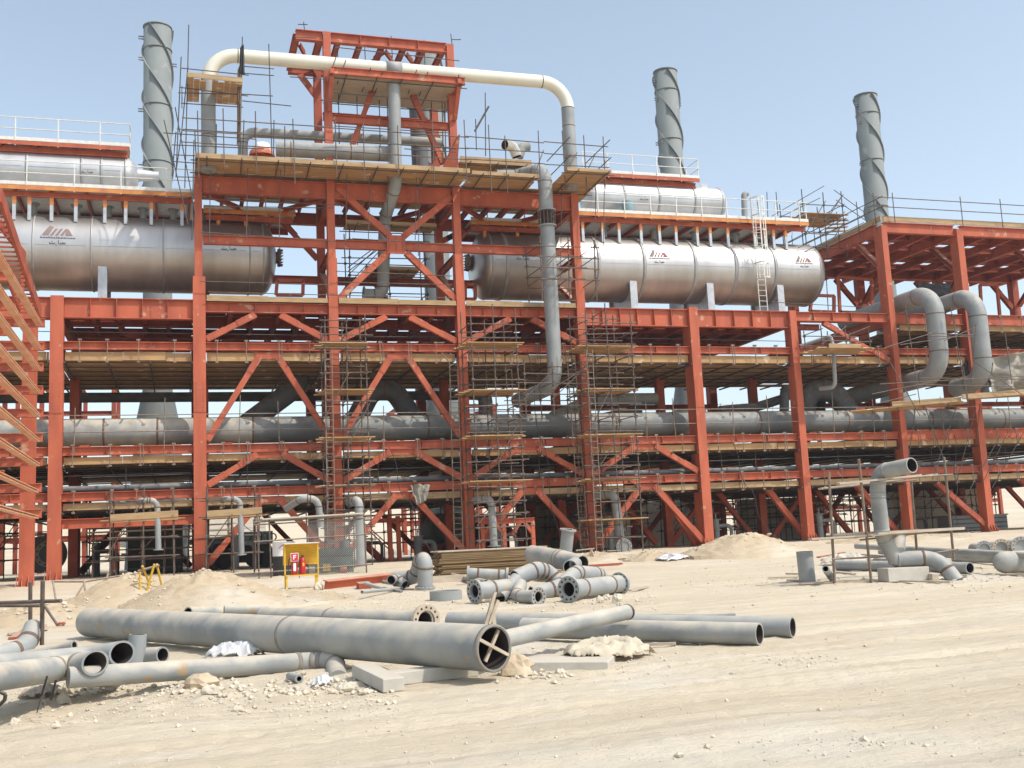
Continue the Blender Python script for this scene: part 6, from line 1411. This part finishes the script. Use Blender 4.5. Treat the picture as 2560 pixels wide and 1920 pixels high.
# concrete blocks
def cblock(label, a, b, w_, h, name='concrete_block', m='concrete'):
    mb = MB(); mb.bar(a+V((0, 0, h/2)), b+V((0, 0, h/2)), w_, h); o = solo(mb, name, m, label, 'concrete block')
    bv = o.modifiers.new('bevel', 'BEVEL'); bv.width = .012; bv.segments = 2; return o
g1 = G(960, 1722); g2 = G(1190, 1668)
cblock('long concrete block supporting the right half of the largest pipe', G(905, 1690), G(985, 1730), .25, .15)
cblock('concrete slab with a red paint mark, under the right end of the largest pipe', G(975, 1716)+V((0, .12, 0)), G(1190, 1690)+V((0, .1, 0)), .3, .15)
mb = MB(); p = G(1012, 1716)+V((0, -.035, .10)); mb.bar(p, p+V((.012, 0, -.07)), .03, .004, V((0, 1, 0))); 
g = G(1350, 1662); cblock('flat dusty concrete slab lying right of the tan rock', G(1290, 1668)+V((0, .25, -.04)), G(1555, 1668)+V((0, .3, -.04)), .9, .13)
# cloths
def heap(label, px, py, w_, h, seed, m='cloth', amp=.9, name='cloth_heap', cat='cloth'):
    g = G(px, py); s = depth(g)/CF; mb = MB(); n = 46; vs = []; fs = []; rx = w_*s/2; ry = rx*.6
    for j in range(n+1):
        for i in range(n+1):
            u = i/n*2-1; v = j/n*2-1; x_ = g.x+u*rx; y_ = g.y+ry*.8+v*ry; e = max(0, 1-(u*u)**1.2-(v*v)**1.2)
            nz_ = abs(noise.noise(V((u*2.6+seed, v*1.6+u, seed))))*1.5+.22*abs(noise.noise(V((u*8, v*5, seed+3))))
            ridge = 1-min(1, nz_*1.2)
            vs.append((x_+.1*rx*noise.noise(V((u*4, v*4, seed+9))), y_, gz(x_, y_)+(e**.5)*h*s*(.35+.6*ridge*amp)+.012-(0 if e > .02 else .04)))
    for j in range(n):
        for i in range(n):
            u = (i+.5)/n*2-1; v = (j+.5)/n*2-1
            if u*u+v*v > .92+.25*noise.noise(V((u*4, v*4, seed))): continue
            q = j*(n+1)+i; fs.append((q, q+1, q+n+2, q+n+1))
    mb.add(vs, fs, True); o = solo(mb, name, m, label, cat); so_ = o.modifiers.new('thick', 'SOLIDIFY'); so_.thickness = .012; return o
heap('crumpled pale burlap heap in front of the nearest parallel pipe', 1540, 1655, 260, 62, 2)
heap('flatter pale cloth trailing left of the burlap heap', 1390, 1645, 170, 20, 5)
heap('crumpled silvery sheet under the middle of the largest pipe', 590, 1655, 165, 55, 7, 'foil', name='foil_sheet', cat='foil sheet')
heap('small crumpled foil scrap beside the rust banded elbow', 808, 1716, 62, 30, 9, 'foil', name='foil_scrap', cat='foil scrap')
heap('stuffed pale sack under the front open mouthed pipe', 175, 1748, 80, 60, 11, 'cloth', .5, 'sack', 'sack')
heap('dusty brown cloth bundle left of the pale sack', 100, 1745, 110, 36, 13, 'plyold', .6)
heap('white plastic bags lying before the third scaffold, by the short bars', 1690, 1402, 96, 16, 15, 'foil', name='plastic_bags', cat='bags')
heap('heap of grey white rubble and sheets behind the stub cylinder on the right', 2140, 1412, 150, 34, 17, 'concrete', name='rubble_heap', cat='rubble')
# assorted boards
PL = [('grey board under the flanged front spool', (1215, 1500), (1310, 1500), .10), ('pale short board before the small flanged elbow', (1270, 1508), (1360, 1506), .10),
      ('plank lying left of the grey stub cylinder', (1968, 1437), (2008, 1438), .12), ('long thin plank lying on the sand left of the stub cylinder', (1920, 1448), (1995, 1446), .10), ('plank below the stub cylinder at left', (1972, 1453), (2010, 1455), .12),
      ('long plank along the foot of the pipe scaffold', (2000, 1463), (2178, 1456), .12), ('plank in front of the concrete plinth', (2252, 1456), (2380, 1459), .14), ('short plank under the rounded tank at the right edge', (2505, 1440), (2570, 1440), .2),
      ('plank beyond the plinth on the right', (2320, 1440), (2420, 1442), .16), ('shattered plank behind the first pole of the pipe scaffold', (2046, 1395), (2110, 1383), .14), ('grey plank lying behind the pipe scaffold', (2090, 1433), (2135, 1438), .14),
      ('thin rusty bar lying below the largest pipe', (600, 1640), (700, 1650), .04), ('thin plank partly buried by the left trench', (20, 1590), (120, 1575), .1), ('reddish board on the left sand bank', (30, 1600), (95, 1560), .14), ('pale board sloping down from the end frame foot', (95, 1590), (120, 1545), .14),
      ('thin board lying beside the nearest parallel pipe', (1600, 1618), (1690, 1615), .07), ('thin plank beyond the fitting heap on the right', (1575, 1480), (1620, 1470), .08)]
for lab, a, b, w_ in PL:
    ga, gb = G(*a), G(*b); plank(lab, ga+V((0, 0, .035)), gb+V((0, 0, .035)), w_, .035, 'plyold' if 'red' not in lab and 'rust' not in lab else 'primer2')
# ------------------------------------------------------------------ right yard: standing pipe in its own scaffold
gD = depth(G(2260, 1455)); DP = gD+.3
t = thing('pipe_assembly', 'tall grey pipe assembly with open mouth at top and a tee elbow at its foot', 'pipe', PD(2235, 1440, DP))
pipe('pipe_run', '', [PD(2280, 1163, DP-.9), PD(2196, 1180, DP), PD(2194, 1235, DP), PD(2206, 1340, DP), PD(2240, 1402, DP)], .182, 'pipelite', R=[.38, .9, .7], open_=True, parent=t, n=32, wm='pipe')
pipe('pipe_run', '', [PD(2232, 1398, DP), PD(2345, 1394, DP-.1), PD(2392, 1455, DP-.5)], .182, 'pipe', R=[.62], parent=t, n=32, welds=())
pipe('pipe_run', '', [PD(2247, 1338, DP+.6), PD(2243, 1400, DP+.1)], .17, 'pipelite', weld=False, parent=t, n=28)
flange(t, PD(2243, 1398, DP), PD(2345, 1394, DP)-PD(2232, 1398, DP), .215, .05, 0)
a = G(2216, 1456); b = G(2328, 1450); hb = 34*depth(a)/CF
cblock('grey timber plinth block carrying the tall pipe assembly', a+V((.1, .25, 0)), b+V((0, .25, 0)), .5, hb, 'plinth_block', 'concrete')
cblock('pale square block beside the plinth under the pipe elbow', G(2333, 1452)+V((0, .1, 0)), G(2350, 1452)+V((0, .1, 0)), .2, .16, 'plinth_block', 'plyold')
segs = []
def pt(px, py, dd=0): return PD(px, py, gD+dd)
for (a, b, dd) in (((2087, 1462), (2072, 1180), -.1), ((2179, 1462), (2147, 1148), -.1), ((2385, 1400), (2360, 1143), 1.6), ((2292, 1376), (2278, 1200), 1.9)):
    segs.append((pt(*a, dd), pt(*b, dd), .034))
for (a, b, d0, d1) in (((2090, 1208), (2382, 1186), -.15, 1.6), ((2060, 1222), (2290, 1200), 0, 1.8), ((2020, 1348), (2180, 1340), -.2, -.1), ((2080, 1398), (2205, 1392), -.15, .3), ((2395, 1373), (2230, 1400), 1.6, 1.0), ((2150, 1350), (2400, 1322), .3, 1.5)):
    segs.append((pt(*a, d0), pt(*b, d1), .022))
bo = [(pt(2095, 1210, -.25), pt(2300, 1188, .3), .16, 'plyold'), (pt(2050, 1222, .2), pt(2340, 1186, 1.8), .14, 'plyold'), (pt(2025, 1348, -.35), pt(2300, 1330, .3), .2, 'plyold'), (pt(2080, 1337, .3), pt(2407, 1320, 1.2), .18, 'plyold'), (pt(2190, 1334, -.3), pt(2405, 1322, .8), .16, 'plyold')]
tubes('scaffold', 'small open scaffold of poles and boards around the tall pipe assembly', segs, 'tubelite', boards=bo)
c = G(2030, 1455); s = depth(c)/CF
t = thing('pipe_stub', 'grey stained pipe stub standing upright left of the pipe scaffold', 'pipe stub', c)
mb = MB(); sweep(mb, [c+V((0, 20*s, -.02)), c+V((-.02, 20*s, 76*s))], 20.5*s, 36, .012); mb.build('stub_wall', ['pipelite', 'pipein'], t)
gpipe('small dark mouthed pipe piece between the stub and the first scaffold pole', (2064, 1422, 18), (2078, 1444, 17), m='pipelite', base='b')
# long pipes behind
LPi = [('long pale pipe, rearmost of the pipes stacked at the right', (2140, 1365, 14), (2640, 1392, 17)), ('long pale pipe in front of the rearmost at the right', (2200, 1380, 12), (2640, 1402, 16)),
       ('grey pipe with open dark end under the long pale ones', (2250, 1384, 12), (2448, 1385, 15)), ('long pale pipe reaching the right edge behind the tank', (2385, 1398, 14), (2640, 1404, 17)),
       ('fat grey pipe lying behind the pipe scaffold, its open end on the right', (2095, 1413, 25), (2425, 1420, 29)), ('thin pale pipe in the right stack, lowest row', (2100, 1395, 7), (2220, 1400, 8)), ('thin pale pipe in the right stack, upper row', (2110, 1385, 6), (2215, 1391, 7))]
for i, (lab, a, b) in enumerate(LPi): gpipe(lab, a, b, m='pipelite' if 'pale' in lab else 'pipe', n=24, base='b', lift=(.35, .2, .12, .12, .02, .05, .15)[i])
g = G(2545, 1436); s = depth(g)/CF; t = thing('pressure_tank', 'pale rounded steel tank lying on a plank at the right edge', 'tank', g)
c = g+V((-10*s, .3, 30*s)); mb = MB(); mb.lathe(c, V((1, 0, 0)), [(-28*s, .002)]+[(-28*s*math.cos(q), 27*s*math.sin(q)) for q in [i*math.pi/18 for i in range(1, 10)]]+[(1.6, 27*s)], 36); mb.build('shell', 'pipelite', t)
for i, (px, py, r_) in enumerate(((2462, 1368, 20), (2505, 1366, 22), (2556, 1366, 26))):
    g = G(px, py+14, .1); s = depth(g)/CF; c = g+V((0, 0, r_*s*.5))
    o = thing('flanged_fitting', ('grey bolted flange fitting, leftmost of three at the right edge', 'brown faced flange fitting, middle of three at the right edge', 'largest pale bolted flange fitting at the right edge')[i], 'pipe fitting', g)
    flange(o, c, V((-.4, -1, .1)), r_*s, .06, 14, ('pipe', 'plyold', 'pipelite')[i]); mb = MB(); mb.tube(c+V((.02, .04, 0)), c+V((.4, 1.0, 0)), r_*s*.66, 24); mb.build('pipe_stub', 'pipelite', o)
# ------------------------------------------------------------------ left yard: pole barrier and rails
gL = 21.0; L_ = lambda px, py, d=gL: PD(px, py, d)
tubes('pole_barrier', 'rusty scaffold pole barrier with two cross rails at the left edge', [(L_(76, 1578, 18.2), L_(76, 1455, 18.2), .034), (L_(105, 1612, 16.5), L_(107, 1452, 16.5), .034), (L_(-30, 1514, 17.5), L_(100, 1514, 17.5), .03), (L_(-30, 1508, 17), L_(153, 1502, 16.4), .03), (L_(112, 1516, 16.5), L_(143, 1562, 16.0), .02)], 'tube', cat='barrier')
tubes('pole_barrier', 'grey tube rail on stakes along the trench by the first column', [(L_(130, 1454, 30), L_(213, 1454, 30)), (L_(213, 1454, 30), L_(345, 1432, 31)), (L_(132, 1452, 30), L_(143, 1522, 29.2)), (L_(213, 1454, 30), L_(182, 1505, 29)), (L_(210, 1452, 30), L_(217, 1510, 29)), (L_(270, 1515, 28), L_(283, 1450, 29)), (L_(305, 1515, 28), L_(286, 1452, 29)), (L_(240, 1480, 30), L_(272, 1435, 31)), (L_(262, 1480, 30), L_(270, 1430, 31)), (L_(290, 1462, 29), L_(360, 1425, 29.5), .035)], 'tubelite', cat='barrier')
tubes('sawhorse', 'yellow painted steel sawhorse standing on the left shoulder of the broad sand pile', [(L_(350, 1498, 28), L_(350, 1430, 28), .03), (L_(366, 1482, 28), L_(386, 1410, 28), .03), (L_(380, 1478, 28.6), L_(356, 1415, 28), .03), (L_(405, 1468, 28.6), L_(392, 1410, 28.3), .03)], 'yellow', cat='sawhorse')
tubes('sawhorse', 'rusty cross tube resting on the yellow sawhorse', [(L_(345, 1428, 28), L_(398, 1414, 28.3), .035)], 'tubelite', cat='tube')
g = G(152, 1565); mb = MB(); mb.tube(g+V((-.03, -.1, .05)), g+V((-.03, .15, .05)), .035, 10); mb.tube(g+V((.05, -.1, .05)), g+V((.05, .15, .05)), .035, 10); solo(mb, 'tube_coupler', 'primer2', 'small rusty twin tube coupler on the sand by the left barrier', 'coupler')
mb = MB(); mb.tube(G(178, 1548), G(178, 1548)+V((0, 0, .09)), .03, 8); solo(mb, 'stake', 'plyold', 'short stake stub left of the largest pipe', 'stake')
mb = MB(); a = PD(118, 1690, 11.8); mb.bar(a, PD(104, 1738, 11.9), .02, .004); mb.bar(PD(104, 1738, 11.9), PD(92, 1782, 11.7), .012, .004); mb.bar(PD(140, 1700, 11.8), PD(127, 1750, 11.9), .025, .004); solo(mb, 'strap', 'black', 'torn dark strap hanging from the front open mouthed pipe', 'strap')
o = tubes('pipe_support', 'dark curved steel support under the left edge pipe', [(PD(-5, 1728, 11.2), PD(14, 1736, 11.2), .02), (PD(14, 1736, 11.2), PD(12, 1750, 11.2), .02), (PD(12, 1750, 11.2), PD(-5, 1766, 11.2), .02)], 'machdark', cat='support')
# small red frames on the vessel floor
def rframe(label, pts, Y, s=.16, dy=.0):
    t = thing('steel_portal', label, 'steel stand', PY(*pts[0], Y))
    for a, b in zip(pts, pts[1:]+pts[:1]): mb = MB(); mb.bar(PY(*a, Y), PY(*b, Y), s, s, V((0, 1, 0))); mb.build('beam_', 'primer', t)
rframe('small red box frame on the deck right of the left drum', [(690, 737), (693, 702), (758, 702), (757, 738)], 53)
rframe('small red box frame on the deck left of the right drum', [(1163, 748), (1163, 712), (1188, 712), (1188, 748)], 53.5)
rframe('small red box frame at the right end of the right drum', [(2025, 778), (2030, 738), (2085, 740), (2085, 780)], 54)
rframe('tall red open frame standing on the deck left of the canopy', [(2100, 780), (2095, 692), (2180, 700), (2180, 782)], 56)
rframe('tall red frame on the deck under the right part of the canopy', [(2455, 795), (2450, 712), (2492, 712), (2500, 795)], 55)
# remove the temporary end point properties of the yard pipes
for o in list(bpy.data.objects):
    for k in ('_a', '_b', '_r'):
        if k in o: del o[k]
# ------------------------------------------------------------------ dusty air
mb = MB(); mb.box(-120, 260, -30, 330, -4, 42); hz = mb.build('haze', 'sand'); hz['kind'] = 'stuff'; hz.data.materials.clear()
hm = bpy.data.materials.new('dusty air'); hm.use_nodes = True; n_ = hm.node_tree.nodes; n_.remove(n_['Principled BSDF'])
pv = n_.new('ShaderNodeVolumePrincipled'); pv.inputs['Density'].default_value = .0005; pv.inputs['Color'].default_value = (.86, .88, .92, 1); pv.inputs['Anisotropy'].default_value = .3
hm.node_tree.links.new(pv.outputs[0], n_['Material Output'].inputs['Volume']); hz.data.materials.append(hm)
